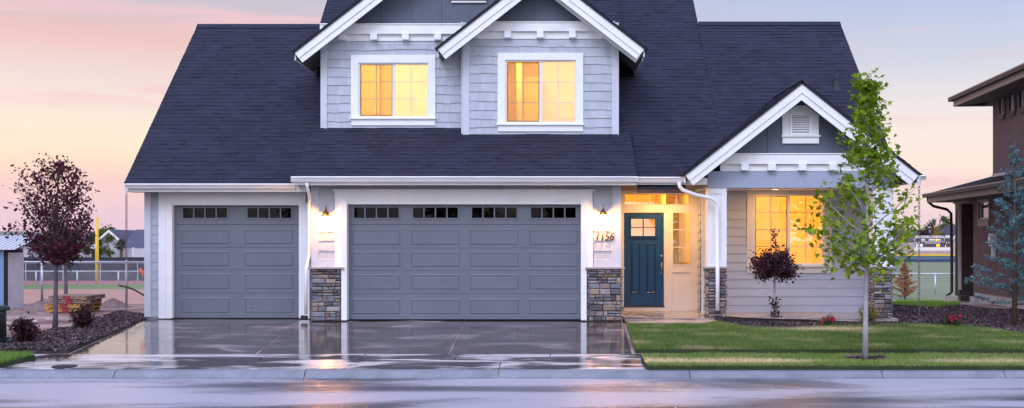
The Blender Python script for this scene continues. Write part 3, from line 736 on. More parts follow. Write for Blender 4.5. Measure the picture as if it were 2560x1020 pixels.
# big gable (behind), small gable (front right), porch gable
xa, za, hf = gable('dormer_roof', 1172, 437, 0, 22.50, D1u, 28.2, .775, tipy=130)
zb = Z(61, D1u); pts = [(u0, zb), (u1, zb), (u1, Z(60, D1u) + .05), (xa, za - .22), (u0, Z(60, D1u) + .05)]
batten_wall([(xa - (za - .2 - zb) / .775, zb), (xa + (za - .2 - zb) / .775, zb), (xa, za - .2)], (886, 957, 1029, 1101, 1172), D1u, zb, lambda x: za - .2 - .775 * abs(x - xa))
frieze(802, 1190, 61, 87, 103, (849, 928, 1007, 1087), D1u)
vb = MB(); vb.pbox(1129, -60, 1216, 3, D1u, .05, .06); vb.pbox(1127, -2, 1218, 1, D1u, .08, .06); vb.pbox(1129, 1, 1216, 7.5, D1u, .05, .06); hp(vb, 'gable_vent', M['trim'])
xs2, zs2, hs = gable('dormer_roof', 1352.5, 259.5, 0, 22.25, D2u, 27.4, .775, tipy=121)
zb2 = Z(56, D2u)
batten_wall([(xs2 - (zs2 - .2 - zb2) / .775, zb2), (xs2 + (zs2 - .2 - zb2) / .775, zb2), (xs2, zs2 - .2)], (1275, 1350, 1427), D2u, zb2, lambda x: zs2 - .2 - .775 * abs(x - xs2))
frieze(1174, 1536, 56, 80, 98, (1180, 1261, 1342, 1422, 1503), D2u)
DP = 21.8
xp, zp, hpf = gable('porch_roof', 2005, 293, 0, 21.3, DP, 24.4, .785, tipy=436)
zb3 = Z(384, DP)
batten_wall([(xp - (zp - .2 - zb3) / .785, zb3), (xp + (zp - .2 - zb3) / .785, zb3), (xp, zp - .2)], (1922, 1999, 2078), DP, zb3, lambda x: zp - .2 - .785 * abs(x - xp))
frieze(1800, 2215, 384, 411, 428, (1850, 1917, 1993, 2069, 2145), DP, 19)
bmn = MB(); bmn.box(X(1769, DP), X(2236, DP), DP - .02, DP + .30, Z(470, DP), Z(428, DP)); bmn.box(X(1769, DP), X(1769, DP) + .3, DP + .3, DL, Z(470, DP), Z(428, DP)); bmn.box(X(2236, DP) - .3, X(2236, DP), DP + .3, DL, Z(470, DP), Z(428, DP)); hp(bmn, 'porch_beam', M['beam'], bevel=.004)
pcl = MB(); pcl.box(X(1769, DP) + .3, X(2236, DP) - .3, DP + .3, DL, Z(466, DP), Z(466, DP) + .03); hp(pcl, 'porch_ceiling', M['trim'])
# porch gable vent
gv = MB(); gv.extrude([(X(1955, DP), Z(341, DP)), (X(2046, DP), Z(341, DP)), (X(2046, DP), Z(289, DP)), (X(2014, DP), Z(264, DP)), (X(1989, DP), Z(264, DP)), (X(1955, DP), Z(289, DP))], 'y', DP - .035, DP)
for a in ((1973, 283, 1979, 338), (2022, 283, 2028, 338), (1979, 283, 2022, 289), (1979, 332, 2022, 338)): gv.pbox(*a, DP, .06, .03)
gv.pbox(1952, 339, 2049, 342.5, DP, .09, .09); gv.pbox(1955, 342.5, 2046, 359, DP, .05, .05)
gvo = hp(gv, 'gable_vent', M['trim'])
lv = MB(); lv.pbox(1979, 289, 2022, 332, DP, .037, .004, (.05, .05, .05))
for k in range(7):
    zc = Z(292 + k * 5.9, DP); lv.hexa([(X(1979, DP), DP - .062, zc - .022), (X(2022, DP), DP - .062, zc - .022), (X(2022, DP), DP - .04, zc + .012), (X(1979, DP), DP - .04, zc + .012),
        (X(1979, DP), DP - .062, zc - .014), (X(2022, DP), DP - .062, zc - .014), (X(2022, DP), DP - .04, zc + .02), (X(1979, DP), DP - .04, zc + .02)])
M['louver'] = pm('louver_paint', (.70, .71, .76), .5, .05, attr=True); lv.build('louver', M['louver'], gvo, colors=True)

# --- stone work
PAL = [(.17, .17, .20), (.24, .24, .27), (.13, .12, .14), (.33, .30, .30), (.22, .17, .16), (.32, .24, .20), (.38, .35, .35), (.17, .16, .19), (.24, .23, .26), (.12, .10, .11), (.36, .27, .20), (.28, .20, .18)]
def stones(mb, x0, x1, z0, z1, y, side=0, ydir=-1):
    """irregular coursed stones on a face: side 0 = front (y constant), else the face x = side plane, from y to y+..."""
    z = z0
    def put(a, b_, c, e):
        g = .006; j = lambda s_: random.uniform(-s_, s_); pr = random.uniform(.025, .06); col = random.choice(PAL); k = random.uniform(.75, 1.2); col = tuple(q * k for q in col)
        i = min(.018, (e - c) * .25)
        o = [(a + g + j(.004), c + g + j(.004)), (b_ - g + j(.004), c + g + j(.004)), (b_ - g + j(.004), e - g + j(.004)), (a + g + j(.004), e - g + j(.004))]
        inn = [(o[0][0] + i, o[0][1] + i), (o[1][0] - i, o[1][1] + i), (o[2][0] - i, o[2][1] - i), (o[3][0] + i, o[3][1] - i)]
        P3 = (lambda p, q: (p[0], y - q, p[1])) if side == 0 else (lambda p, q: (side + (q if ydir > 0 else -q), p[0], p[1]))
        n = len(mb.v); mb.v += [P3(p, 0) for p in o] + [P3(p, pr * .7) for p in o] + [P3(p, pr + j(.008)) for p in inn]
        for r_ in (0, 4):
            for t_ in range(4): mb.face((n + r_ + t_, n + r_ + (t_ + 1) % 4, n + r_ + 4 + (t_ + 1) % 4, n + r_ + 4 + t_), col)
        mb.face((n + 8, n + 9, n + 10, n + 11), col)
    while z < z1 - .02:
        hgt = random.choice((.06, .075, .09, .11, .13)); hgt = min(hgt, z1 - z)
        if z1 - z - hgt < .04: hgt = z1 - z
        x = x0
        while x < x1 - .02:
            wd = random.choice((.09, .13, .17, .22, .28)); wd = min(wd, x1 - x)
            if x1 - x - wd < .06: wd = x1 - x
            if wd < .2 and hgt > .1 and random.random() < .6: put(x, x + wd, z, z + hgt / 2); put(x, x + wd, z + hgt / 2, z + hgt)
            else: put(x, x + wd, z, z + hgt)
            x += wd
        z += hgt
def pier(px0, px1, pyt, pyb, d, depth, z0, capw=.03):
    x0, x1, z1 = X(px0, d), X(px1, d), Z(pyt, d)
    b = MB(); b.box(x0 + .05, x1 - .05, d + .05, d + depth, z0 - .05, z1); o = hp(b, 'stone_pier', M['mortar'])
    s_ = MB(); stones(s_, x0 + .05, x1 - .05, z0, z1, d + .05); stones(s_, d + .05, d + depth, z0, z1, 0, x0 + .05, -1); stones(s_, d + .05, d + depth, z0, z1, 0, x1 - .05, 1)
    s_.build('stone_face', M['stone'], o, colors=True)
    c = MB(); c.box(x0 - capw, x1 + capw, d - .03, d + depth, z1, z1 + .045); c.build('pier_cap', M['cap'], o, bevel=.008)
pier(773, 856, 673, 797, DB - .16, .16, -.0); pier(1467, 1558, 673, 797, DB - .16, .16, -.0)
pier(1766, 1820, 672, 797, DP - .10, .42, ZP); pier(2180, 2236, 672, 797, DP - .10, .42, ZP)
# porch posts
for a, b_ in ((1769, 1817), (2183, 2233)):
    c = MB(); x0, x1 = X(a, DP), X(b_, DP); y0, y1 = DP - .0, DP + .30; zt, zb_ = Z(470, DP), Z(668, DP)
    c.box(x0 + .03, x1 - .03, y0 + .03, y1 - .03, zb_, zt)
    for q0, q1 in ((x0, x0 + .11), (x1 - .11, x1)): c.box(q0, q1, y0, y1, zb_, zt)
    c.box(x0 + .11, x1 - .11, y0 + .003, y1 - .003, zt - .12, zt); c.box(x0 + .11, x1 - .11, y0 + .003, y1 - .003, zb_, zb_ + .14)
    hp(c, 'porch_post', M['trim'], bevel=.005)

# --- windows
def room(x0, x1, z0, z1, y0, y1, energy, col=(1.0, .44, .06), lights=None, extra=None, name='room'):
    b = MB(); n = len(b.v)
    b.poly([(x0, y1, z0), (x1, y1, z0), (x1, y1, z1), (x0, y1, z1)]); b.poly([(x0, y0, z0), (x0, y1, z0), (x0, y1, z1), (x0, y0, z1)])
    b.poly([(x1, y0, z0), (x1, y0, z1), (x1, y1, z1), (x1, y1, z0)]); b.poly([(x0, y0, z1), (x0, y1, z1), (x1, y1, z1), (x1, y0, z1)])
    b.poly([(x0, y0, z0), (x1, y0, z0), (x1, y1, z0), (x0, y1, z0)])
    if extra: extra(b)
    o = hp(b, name, M['room'])
    for p in (lights or [((x0 + x1) / 2, (y0 + y1) / 2 + .2, z1 - .35)]):
        l = bpy.data.lights.new('room_light', 'AREA'); l.energy = energy; l.color = col; l.shape = 'RECTANGLE'; l.size = 1.1; l.size_y = .25
        lo = bpy.data.objects.new('room_light', l); COL.objects.link(lo); lo.location = p; lo.rotation_euler = (R(68), 0, 0)
    return o
def window(d, outer, apron, inner, sashes, rows, proud=.05, mat='trim', screen0=True):
    """casing > frame, panes, muntins, insect screen, sill"""
    ox0, oy0, ox1, oy1 = outer; ix0, iy0, ix1, iy1 = inner
    c = MB()
    for a in ((ox0, oy0, ix0, oy1), (ix1, oy0, ox1, oy1), (ix0, oy0, ix1, iy0)): c.pbox(*a, d, proud, proud + .05)
    c.pbox(ox0 + 1, oy1 + 3.5, ox1 - 1, apron, d, proud - .005, proud)
    if iy1 < oy1 - .5: c.pbox(ix0, iy1, ix1, oy1, d, proud, proud + .05)
    cas = hp(c, 'window', M[mat], bevel=.003)
    s = MB(); s.pbox(ox0 - 2, oy1, ox1 + 2, oy1 + 3.5, d, proud + .04, proud + .06); s.build('sill', M[mat], cas)
    f = MB(); th = 3.5
    f.pbox(ix0, iy0, ix0 + th, iy1, d, .015, .10); f.pbox(ix1 - th, iy0, ix1, iy1, d, .015, .10); f.pbox(ix0 + th, iy0, ix1 - th, iy0 + th, d, .015, .10); f.pbox(ix0 + th, iy1 - th, ix1 - th, iy1, d, .015, .10)
    if len(sashes) > 1: f.pbox(sashes[0][2], iy0 + th, sashes[1][0], iy1 - th, d, .005, .07)
    f.build('frame', M['vinyl'], cas)
    for k, (a, t, b_, e) in enumerate(sashes):
        g = MB(); g.poly([(X(a, d), d + .03, Z(e, d)), (X(b_, d), d + .03, Z(e, d)), (X(b_, d), d + .03, Z(t, d)), (X(a, d), d + .03, Z(t, d))])
        g.build('pane', M['glass' if (k == 0 and screen0) else 'glass_hi'], cas)
        m_ = MB(); mid = (a + b_) / 2; m_.pbox(mid - 1.2, t, mid + 1.2, e, d, -.034, .012)
        for r_ in rows: m_.pbox(a, r_ - 1.1, b_, r_ + 1.1, d, -.035, .009)
        m_.build('muntin', M['vinyl'], cas)
        if k == 0 and screen0:
            q = MB(); q.poly([(X(a, d), d + .012, Z(e, d)), (X(b_, d), d + .012, Z(e, d)), (X(b_, d), d + .012, Z(t, d)), (X(a, d), d + .012, Z(t, d))]); q.build('insect_screen', M['screen'], cas)
            fr = MB(); w_ = 1.8
            fr.pbox(a, t, a + w_, e, d, -.004, .012); fr.pbox(b_ - w_, t, b_, e, d, -.004, .012); fr.pbox(a + w_, t, b_ - w_, t + w_, d, -.004, .012); fr.pbox(a + w_, e - w_, b_ - w_, e, d, -.004, .012); fr.build('screen_frame', M['bronze'], cas)
    return cas
window(D1u, (878, 138, 1089, 295), 314, (897, 158, 1071, 294), [(901, 161, 981, 289), (987, 160, 1067, 290)], (204, 247))
window(D2u, (1244, 133, 1458, 310), 329, (1263, 151, 1440, 308), [(1268, 156, 1348, 304), (1355, 155, 1436, 305)], (205, 256))
window(DL, (1867, 472, 2078, 664), 683, (1884, 486, 2060, 662), [(1888, 490, 1968, 658), (1975, 489, 2056, 659)], (531, 574, 616), mat='cream')
def up1(b):
    b.box(-4.6, -4.0, 25.3, 25.55, 3.9, 6.0); b.box(-3.15, -2.25, 25.4, 25.55, 3.9, 5.3)
def up2(b):
    b.box(-.62, -.50, 23.9, 25.5, 3.5, 6.3); b.box(-.5, -.05, 25.0, 25.2, 3.6, 5.6); b.box(.25, .95, 23.6, 24.1, 3.6, 4.45)
room(-4.9, -1.9, 3.75, 6.15, D1u + .1, 25.6, 34, col=(1.0, .52, .07), lights=[(-4.1, 23.3, 5.95), (-2.7, 23.3, 5.95)], extra=up1)
room(-1.68, 1.5, 3.6, 6.15, D2u + .1, 25.6, 34, col=(1.0, .52, .07), lights=[(-.8, 23.1, 5.95), (.6, 23.1, 5.95)], extra=up2)
room(3.75, 7.2, .1, 2.85, DL + .1, 26.5, 50, lights=[(4.8, 23.95, 2.75), (6.1, 23.95, 2.75)], extra=lambda b: b.box(4.2, 4.3, 26.3, 26.48, .1, 2.2))
room(1.85, 3.5, .1, 3.1, DE + .1, 27.0, 60, lights=[(2.5, 24.4, 3.0)], extra=lambda b: b.box(2.9, 3.0, 25.5, 26.9, .1, 3.0))
# dark garage interior
gi = MB()
for x0, x1, y0, y1 in ((xa0 + .15, xb0 - .3, DA + .3, 27), (xb0 + .1, xb1 - .15, DB + .3, 28)):
    gi.poly([(x0, y1, 0), (x1, y1, 0), (x1, y1, 2.7), (x0, y1, 2.7)]); gi.poly([(x0, y0, 2.7), (x1, y0, 2.7), (x1, y1, 2.7), (x0, y1, 2.7)])
    gi.poly([(x0, y0, 0), (x0, y1, 0), (x0, y1, 2.7), (x0, y0, 2.7)]); gi.poly([(x1, y0, 0), (x1, y1, 0), (x1, y1, 2.7), (x1, y0, 2.7)]); gi.poly([(x0, y0, .001), (x1, y0, .001), (x1, y1, .001), (x0, y1, .001)])
hp(gi, 'garage_interior', M['dark_gap'])

# --- garage doors
def garage_door(d, x0p, x1p, yt, yb, wins, cols, rows, seams):
    yf = d + .09; b = MB()
    x0, x1, zt, zb_ = X(x0p, d) - .02, X(x1p, d) + .02, Z(yt, d) + .02, .012
    hs = [(X(a, d), X(c, d), Z(e, d), Z(t, d)) for a, t, c, e in wins]
    zseam = [zb_] + sorted(Z(s_, d) for s_ in seams) + [zt]
    for a, c in zip(zseam, zseam[1:]):                # hinged sections
        hh = [h for h in hs if a < (h[2] + h[3]) / 2 < c]
        wall_cells(b, x0, x1, a + .004, c - .004, yf, hh, .04)
    b.box(x0, x1, yf + .012, yf + .03, zb_, Z(seams[0], d) - .01)
    for r0, r1 in rows:                               # embossed long panels: bevelled ring round a grooved field
        for c0, c1 in cols:
            a, c, e, t = X(c0, d), X(c1, d), Z(r1, d), Z(r0, d); w_ = .022
            for o, i, y0, y1 in ((0, w_, .001, .014), (w_, w_ + .014, .014, .003)):
                A = [(a + o, e + o), (c - o, e + o), (c - o, t - o), (a + o, t - o)]; B = [(a + i, e + i), (c - i, e + i), (c - i, t - i), (a + i, t - i)]
                for k in range(4):
                    l_ = (k + 1) % 4; b.poly([(A[k][0], yf - y0, A[k][1]), (A[l_][0], yf - y0, A[l_][1]), (B[l_][0], yf - y1, B[l_][1]), (B[k][0], yf - y1, B[k][1])])
            i = w_ + .014; n_ = 8; sw_ = (c - a - 2 * i) / n_
            for k in range(n_): b.box(a + i + k * sw_ + .002, a + i + (k + 1) * sw_ - .002, yf - .0035, yf, e + i, t - i)
    o = hp(b, 'garage_door', M['gdoor'])
    for h in hs:
        f = MB(); w_ = .022
        f.box(h[0] - w_, h[1] + w_, yf - .018, yf + .01, h[2] - w_, h[2] + .012); f.box(h[0] - w_, h[1] + w_, yf - .018, yf + .01, h[3] - .012, h[3] + w_)
        f.box(h[0] - w_, h[0] + .012, yf - .018, yf + .01, h[2] + .012, h[3] - .012); f.box(h[1] - .012, h[1] + w_, yf - .018, yf + .01, h[2] + .012, h[3] - .012)
        for k in (1, 2, 3): xx = h[0] + (h[1] - h[0]) * k / 4; f.box(xx - .014, xx + .014, yf - .016, yf + .008, h[2] + .012, h[3] - .012)
        f.build('window_frame', M['gdoor'], o)
        g = MB(); g.poly([(h[0], yf + .012, h[2]), (h[1], yf + .012, h[2]), (h[1], yf + .012, h[3]), (h[0], yf + .012, h[3])]); g.build('pane', M['glass_dark'], o)
    s_ = MB(); s_.box(x0, x1, yf - .012, yf + .04, .003, .014); s_.build('bottom_seal', M['black'], o)
    return o
garage_door(DA, 432, 748, 512, 797, [(453, 518, 566, 546), (615, 518, 727, 546)], [(449, 571), (608, 731)], [(573, 610), (628, 665), (684, 722), (744, 782)], [561, 619, 675, 733])
garage_door(DB, 870, 1452, 510, 800, [(882, 517, 997, 546), (1030, 517, 1145, 546), (1178, 517, 1293, 546), (1326, 517, 1441, 546)], [(877, 1000), (1025, 1149), (1173, 1297), (1322, 1446)], [(573, 612), (629, 667), (686, 724), (747, 785)], [561, 620, 676, 735])

# --- entry: frame, door, sidelight, transom
en = MB(); E = lambda *a, p=.04, q=.06: en.pbox(*a, DE, p, q)
E(1553, 470, 1745, 483); E(1553, 483, 1559, 533); E(1724, 483, 1745, 514); E(1559, 513, 1745, 531); E(1659.5, 531, 1680, 767); E(1727, 531, 1745, 767); E(1680, 663, 1727, 681)
E(1553, 533, 1559.5, 767); E(1680, 681, 1727, 767, p=.02); E(1559, 483, 1724, 486, p=.03); E(1559, 511, 1724, 513, p=.03)
E(1559, 767, 1745, 778, p=.05)
hp(en, 'entry_frame', M['cream'], bevel=.003)
tn = MB(); tn.poly([(hTr[0], DE + .03, hTr[2]), (hTr[1], DE + .03, hTr[2]), (hTr[1], DE + .03, hTr[3]), (hTr[0], DE + .03, hTr[3])]); tno = hp(tn, 'transom', M['glass_hi'])
tm = MB()
for p in (1592, 1625, 1658, 1691): tm.pbox(p - 1, 486, p + 1, 511, DE, -.015, .012)
tm.build('muntin', M['cream'], tno)
sd = MB(); sd.poly([(hSd[0], DE + .03, hSd[2]), (hSd[1], DE + .03, hSd[2]), (hSd[1], DE + .03, hSd[3]), (hSd[0], DE + .03, hSd[3])]); sdo = hp(sd, 'sidelight', M['glass_clear'])
sm = MB()
for r_ in (574, 618): sm.pbox(1680, r_ - 1, 1727, r_ + 1, DE, -.015, .012)
for a in ((1679, 529, 1682, 664), (1725, 529, 1728, 664), (1682, 529, 1725, 532), (1682, 661, 1725, 664)): sm.pbox(*a, DE, .05, .02)
sm.build('muntin', M['cream'], sdo)
fdm = MB(); yd = DE + .02; hw = rect(1577, 547, 1639, 590, DE)
wall_cells(fdm, hDoor[0], hDoor[1], hDoor[2], hDoor[3], yd, [hw], .045)
for a, c in ((1576.5, 1601), (1616, 1640)):
    r_ = rect(a, 607, c, 733, DE); A = [(r_[0], r_[2]), (r_[1], r_[2]), (r_[1], r_[3]), (r_[0], r_[3])]
    for o, i, y0, y1 in ((0, .018, .001, .016), (.018, .034, .016, .004)):
        Q = [(r_[0] + o, r_[2] + o), (r_[1] - o, r_[2] + o), (r_[1] - o, r_[3] - o), (r_[0] + o, r_[3] - o)]; S = [(r_[0] + i, r_[2] + i), (r_[1] - i, r_[2] + i), (r_[1] - i, r_[3] - i), (r_[0] + i, r_[3] - i)]
        for k in range(4):
            l_ = (k + 1) % 4; fdm.poly([(Q[k][0], yd - y0, Q[k][1]), (Q[l_][0], yd - y0, Q[l_][1]), (S[l_][0], yd - y1, S[l_][1]), (S[k][0], yd - y1, S[k][1])])
    fdm.box(r_[0] + .045, r_[1] - .045, yd - .014, yd, r_[2] + .045, r_[3] - .045)
fdm.pbox(1572, 590, 1644, 594, DE, .03, .05)
fdo = hp(fdm, 'front_door', M['door'], bevel=.003)
dm = MB()
dm.pbox(1607, 547, 1609.5, 590, DE, .0, .03); dm.pbox(1577, 567.5, 1607, 569.5, DE, .0, .03); dm.pbox(1609.5, 567.5, 1639, 569.5, DE, .0, .03)
for a in ((1575, 545, 1578, 592), (1638, 545, 1641, 592), (1578, 545, 1638, 547.5), (1578, 589.5, 1638, 592)): dm.pbox(*a, DE, .005, .03)
dm.build('door_muntin', M['door'], fdo)
dp = MB(); dp.poly([(hw[0], DE + .045, hw[2]), (hw[1], DE + .045, hw[2]), (hw[1], DE + .045, hw[3]), (hw[0], DE + .045, hw[3])]); dp.build('door_pane', M['glass_clear'], fdo)
hx = X(1653.5, DE); hd = MB(); hd.lathe([(0, 0), (.032, 0), (.032, -.02), (.02, -.03), (0, -.03)], (hx, yd, Z(640, DE)), 14, 'y')
hd.extrude([(hx - .025, Z(668, DE)), (hx + .025, Z(668, DE)), (hx + .025, Z(652, DE)), (hx - .025, Z(652, DE))], 'y', yd - .012, yd)
hd.tube([(hx, yd - .01, Z(655, DE)), (hx, yd - .06, Z(657, DE)), (hx, yd - .075, Z(665, DE)), (hx, yd - .06, Z(676, DE)), (hx, yd - .008, Z(680, DE))], .011)
hd.lathe([(0, 0), (.022, 0), (.018, -.015), (0, -.018)], (hx, yd, Z(683, DE)), 12, 'y'); hd.build('handle', M['nickel'], fdo, smooth=True)
ts = MB(); ts.pbox(1559, 764.5, 1661, 768, DE, .06, .10); hp(ts, 'threshold', M['bronze'])

# --- house number
M['digit'] = pm('antique_brass', (.07, .04, .015), .45, .1, 8, metal=.4)
def text_mesh(s, size, depth, mat, name, parent=None, shear=0, loc=(0, 0, 0), width=None, offset=0):
    cu = bpy.data.curves.new(name, 'FONT'); cu.body = s; cu.size = size; cu.extrude = depth; cu.shear = shear; cu.align_x = 'LEFT'; cu.offset = offset
    to = bpy.data.objects.new(name, cu); COL.objects.link(to); dg = bpy.context.evaluated_depsgraph_get(); me = bpy.data.meshes.new_from_object(to.evaluated_get(dg)); bpy.data.objects.remove(to)
    me.transform(Matrix.Rotation(R(90), 4, 'X')); xs_ = [v.co.x for v in me.vertices]
    if width: me.transform(Matrix.Diagonal((width / (max(xs_) - min(xs_)), 1, 1, 1)))
    me.transform(Matrix.Translation(Vector(loc))); me.materials.clear(); me.materials.append(mat)
    return link(bpy.data.objects.new(name, me), parent)
ho = text_mesh('1156', .225, .003, M['digit'], 'house_number', house, .2, (X(1486.5, DB) , DB - .052, Z(600.5, DB)), .365, .002)
ho.location = (0, -22, 0)

# --- downspouts
def pipe(pts, wd=.055, dp_=.04, name='downspout', mat='trim_old', parent=None):
    b = MB(); b.tube(pts, wd * .62, 4 if False else 8)
    return hp(b, name, M[mat], smooth=True) if parent is None else b.build(name, M[mat], parent, smooth=True)
pipe([(X(765, 21.2), 21.27, Z(456, 21.2)), (X(766, 21.2), 21.3, Z(468, 21.2)), (X(768, 21.3), 21.5, Z(490, 21.3)), (X(771, 21.6), 21.7, Z(500, 21.6)), (X(771, 21.7), 21.74, Z(515, 21.7)), (X(771, 21.7), 21.74, Z(640, 21.7)), (X(766, 21.6), 21.6, Z(665, 21.6)), (X(765, 21.6), 21.6, Z(680, 21.6)), (X(765, 21.6), 21.6, Z(785, 21.6))])
pipe([(X(1700, 21.4), 21.50, Z(455, 21.4)), (X(1700, 21.4), 21.5, Z(464, 21.4)), (X(1708, 21.4), 21.5, Z(474, 21.4)), (X(1740, 21.4), 21.52, Z(486, 21.4)), (X(1782, 21.5), 21.58, Z(496, 21.5)), (X(1795, 21.5), 21.62, Z(506, 21.5)), (X(1796, 21.5), 21.63, Z(520, 21.5)), (X(1796, 21.5), 21.63, Z(650, 21.5)), (X(1797, 21.4), 21.54, Z(664, 21.4)), (X(1797, 21.4), 21.54, Z(780, 21.4))], .066)
sb_ = MB(); sb_.box(X(754, 21.6), X(768, 21.6), 21.5, 21.66, .02, .11); hp(sb_, 'drain_boot', M['black'])
bs = MB(); bs.box(X(1791, 21.4), X(1803, 21.4), 21.46, 21.60, Z(785, 21.4), Z(778, 21.4)); hp(bs, 'drain_boot', M['black'])
# --- plumbing vent
vp = zmain; dv_ = 25.0
t_ = (600 - 219) / F
dv_ = (E1z - T * E1d - H) / (t_ - T); vx = X(2091, dv_)
vm = MB(); vm.lathe([(.16, -.14), (.06, .12), (.045, .14)], (vx, dv_, zmain(dv_) + .02), 14); vm.tube([(vx, dv_, zmain(dv_)), (vx, dv_, zmain(dv_) + .37)], .038, 10)
hp(vm, 'roof_vent_pipe', M['black'], smooth=True)

# --- wall lamps
def wall_lamp(px, py_top, label):
    d = DB - .03; x = X(px, d); z = Z(py_top, d)
    e = empty('wall_lamp', (x, d, z), label, 'wall lamp', 'barn style wall lamps beside the big garage door')
    b = MB(); b.lathe([(0, 0), (.05, 0), (.045, -.015), (0, -.02)], (0, .0, -.16), 14, 'y'); b.build('back_plate', M['brass'], e, smooth=True)
    b = MB(); b.tube([(0, -.01, -.16), (0, -.03, -.06), (0, -.06, -.01), (0, -.10, -.005), (0, -.12, -.04), (0, -.12, -.10)], .008, 8); b.lathe([(0, .02), (.008, .01), (.012, 0), (.006, -.01)], (0, -.1, .0), 8); b.build('arm', M['bronze'], e, smooth=True)
    b = MB(); b.lathe([(.012, -.085), (.028, -.09), (.03, -.12), (.055, -.135), (.078, -.17), (.085, -.205), (.09, -.21), (.082, -.205), (.074, -.17), (.05, -.14), (.02, -.125)], (0, -.12, 0), 24); b.build('shade', M['brass'], e, smooth=True)
    b = MB(); b.blob((0, -.12, -.205), (.042, .042, .045), 12, 8, 0); b.build('bulb', M['bulb'], e, smooth=True)
    l = bpy.data.lights.new('lamp_light', 'POINT'); l.energy = 36; l.color = (1.0, .37, .06); l.shadow_soft_size = .035
    lo = bpy.data.objects.new('lamp_light', l); COL.objects.link(lo); lo.location = (x, d - .13, z - .285)
M['bulb'] = emis('lit_bulb', (1.0, .62, .20), 22)
wall_lamp(1507, 513, 'lit brass barn lamp above the house number, between garage and front door')
wall_lamp(817, 516, 'lit brass barn lamp between the two garage doors')
# recessed downlights in the porch ceilings
def downlight(x, y, z, energy, col=(1.0, .55, .20)):
    b = MB(); b.lathe([(.09, 0), (.09, -.012), (.075, -.012)], (x, y, z), 20); o = hp(b, 'downlight', M['trim'])
    g = MB(); g.lathe([(.074, -.006), (0.001, -.006)], (x, y, z), 20); g.build('downlight_lens', M['bulb'], o)
    l = bpy.data.lights.new('downlight_lamp', 'AREA'); l.shape = 'DISK'; l.size = .14; l.energy = energy; l.color = col
    lo = bpy.data.objects.new('downlight_lamp', l); COL.objects.link(lo); lo.location = (x, y, z - .02)
downlight(2.7, 23.2, ZS3, 40)
downlight(5.1, 22.9, Z(466, DP), 9)
# --- rain chains
def rain_chain(x, y, z1, z0, label):
    e = empty('rain_chain', (x, y, z0), label, 'rain chain', 'rain chains hanging from the gutter ends')
    b = MB(); n = int((z1 - z0) / .055)
    for k in range(n):
        zc = z1 - z0 - .03 - k * .055; pts = []
        for j in range(10):
            a = 2 * math.pi * j / 10; q, r_ = .022 * math.cos(a), .036 * math.sin(a)
            pts.append((q, 0, zc + r_) if k % 2 == 0 else (0, q, zc + r_))
        b.tube(pts, .0055, 5, closed=True)
    b.build('chain', M['chain'], e, smooth=True)
    c = MB(); c.lathe([(.045, .06), (.04, 0), (.02, -.05), (.02, -.08)], (0, 0, z1 - z0), 12); c.build('funnel', M['trim_old'], e, smooth=True)
M['chain'] = pm('chain_bronze', (.20, .15, .16), .5, .2, 10, metal=.6)
rain_chain(X(314, 21.62), 21.66, Z(470, 21.62) - .05, -.02, 'bronze rain chain hanging from the left end of the long gutter')
rain_chain(X(2299, 21.3), 21.33, Z(449, 21.3) - .05, -.03, 'bronze rain chain hanging at the right corner of the porch roof')

# ================================================================== PLANTS
MAPLE = np.array([(0, 0), (.28, .10), (.55, -.02), (.42, .28), (.62, .55), (.30, .52), (.0, 1.0), (-.30, .52), (-.62, .55), (-.42, .28), (-.55, -.02), (-.28, .10)]) - [0, .45]
OVAL = np.array([(0, -.5), (.28, -.15), (.22, .2), (0, .5), (-.22, .2), (-.28, -.15)])
DIAM = np.array([(0, -.5), (.3, 0), (0, .5), (-.3, 0)])
def leaves(name, C, size, mat, parent, shape=OVAL, droop=.5, tint=(.6, 1.35), outward=None, yellow=.12):
    C = np.asarray(C, float); n = len(C); k = len(shape)
    nrm = rng.normal(0, 1, (n, 3)); nrm[:, 2] = np.abs(nrm[:, 2]) + droop
    if outward is not None: nrm += (C - outward) / (np.linalg.norm(C - outward, axis=1, keepdims=True) + 1e-6) * .7
    nrm /= np.linalg.norm(nrm, axis=1, keepdims=True)
    a = rng.normal(0, 1, (n, 3)); u = np.cross(nrm, a); u /= np.linalg.norm(u, axis=1, keepdims=True); v = np.cross(nrm, u)
    s = size * rng.uniform(.6, 1.25, (n, 1))
    V = np.zeros((n, k, 3))
    for i, (p, q) in enumerate(shape): V[:, i] = C + u * s * p + v * s * q - nrm * s * (abs(p) * .35)
    g = rng.uniform(*tint, (n, 1)); y = rng.uniform(-yellow, yellow, (n, 1)); c = np.concatenate([g * (1 + y), g, g * (1 - y)], 1)
    fan = np.array([(0, i, i + 1) for i in range(1, k - 1)]) if k < 7 else None
    if fan is None:                                  # star shapes: fan round an inner point
        V = np.concatenate([V, (C)[:, None, :]], 1); fan = np.array([(k, i, (i + 1) % k) for i in range(k)]); k += 1
    T_ = (np.arange(n)[:, None, None] * k + fan[None]).reshape(-1, 3)
    return npmesh(name, V.reshape(-1, 3), T_, mat, parent, np.repeat(c, k, 0))
def branch_pts(a, b_, bend=.12, n=5):
    a, b_ = Vector(a), Vector(b_); L_ = (b_ - a).length; pts = []
    o = Vector((random.uniform(-1, 1), random.uniform(-1, 1), random.uniform(-.2, .6))) * bend * L_
    for i in range(n):
        t = i / (n - 1); pts.append(a.lerp(b_, t) + o * math.sin(math.pi * t) * .6 + Vector((random.uniform(-1, 1), random.uniform(-1, 1), random.uniform(-1, 1))) * .025 * L_ * (0 < i < n - 1))
    return pts
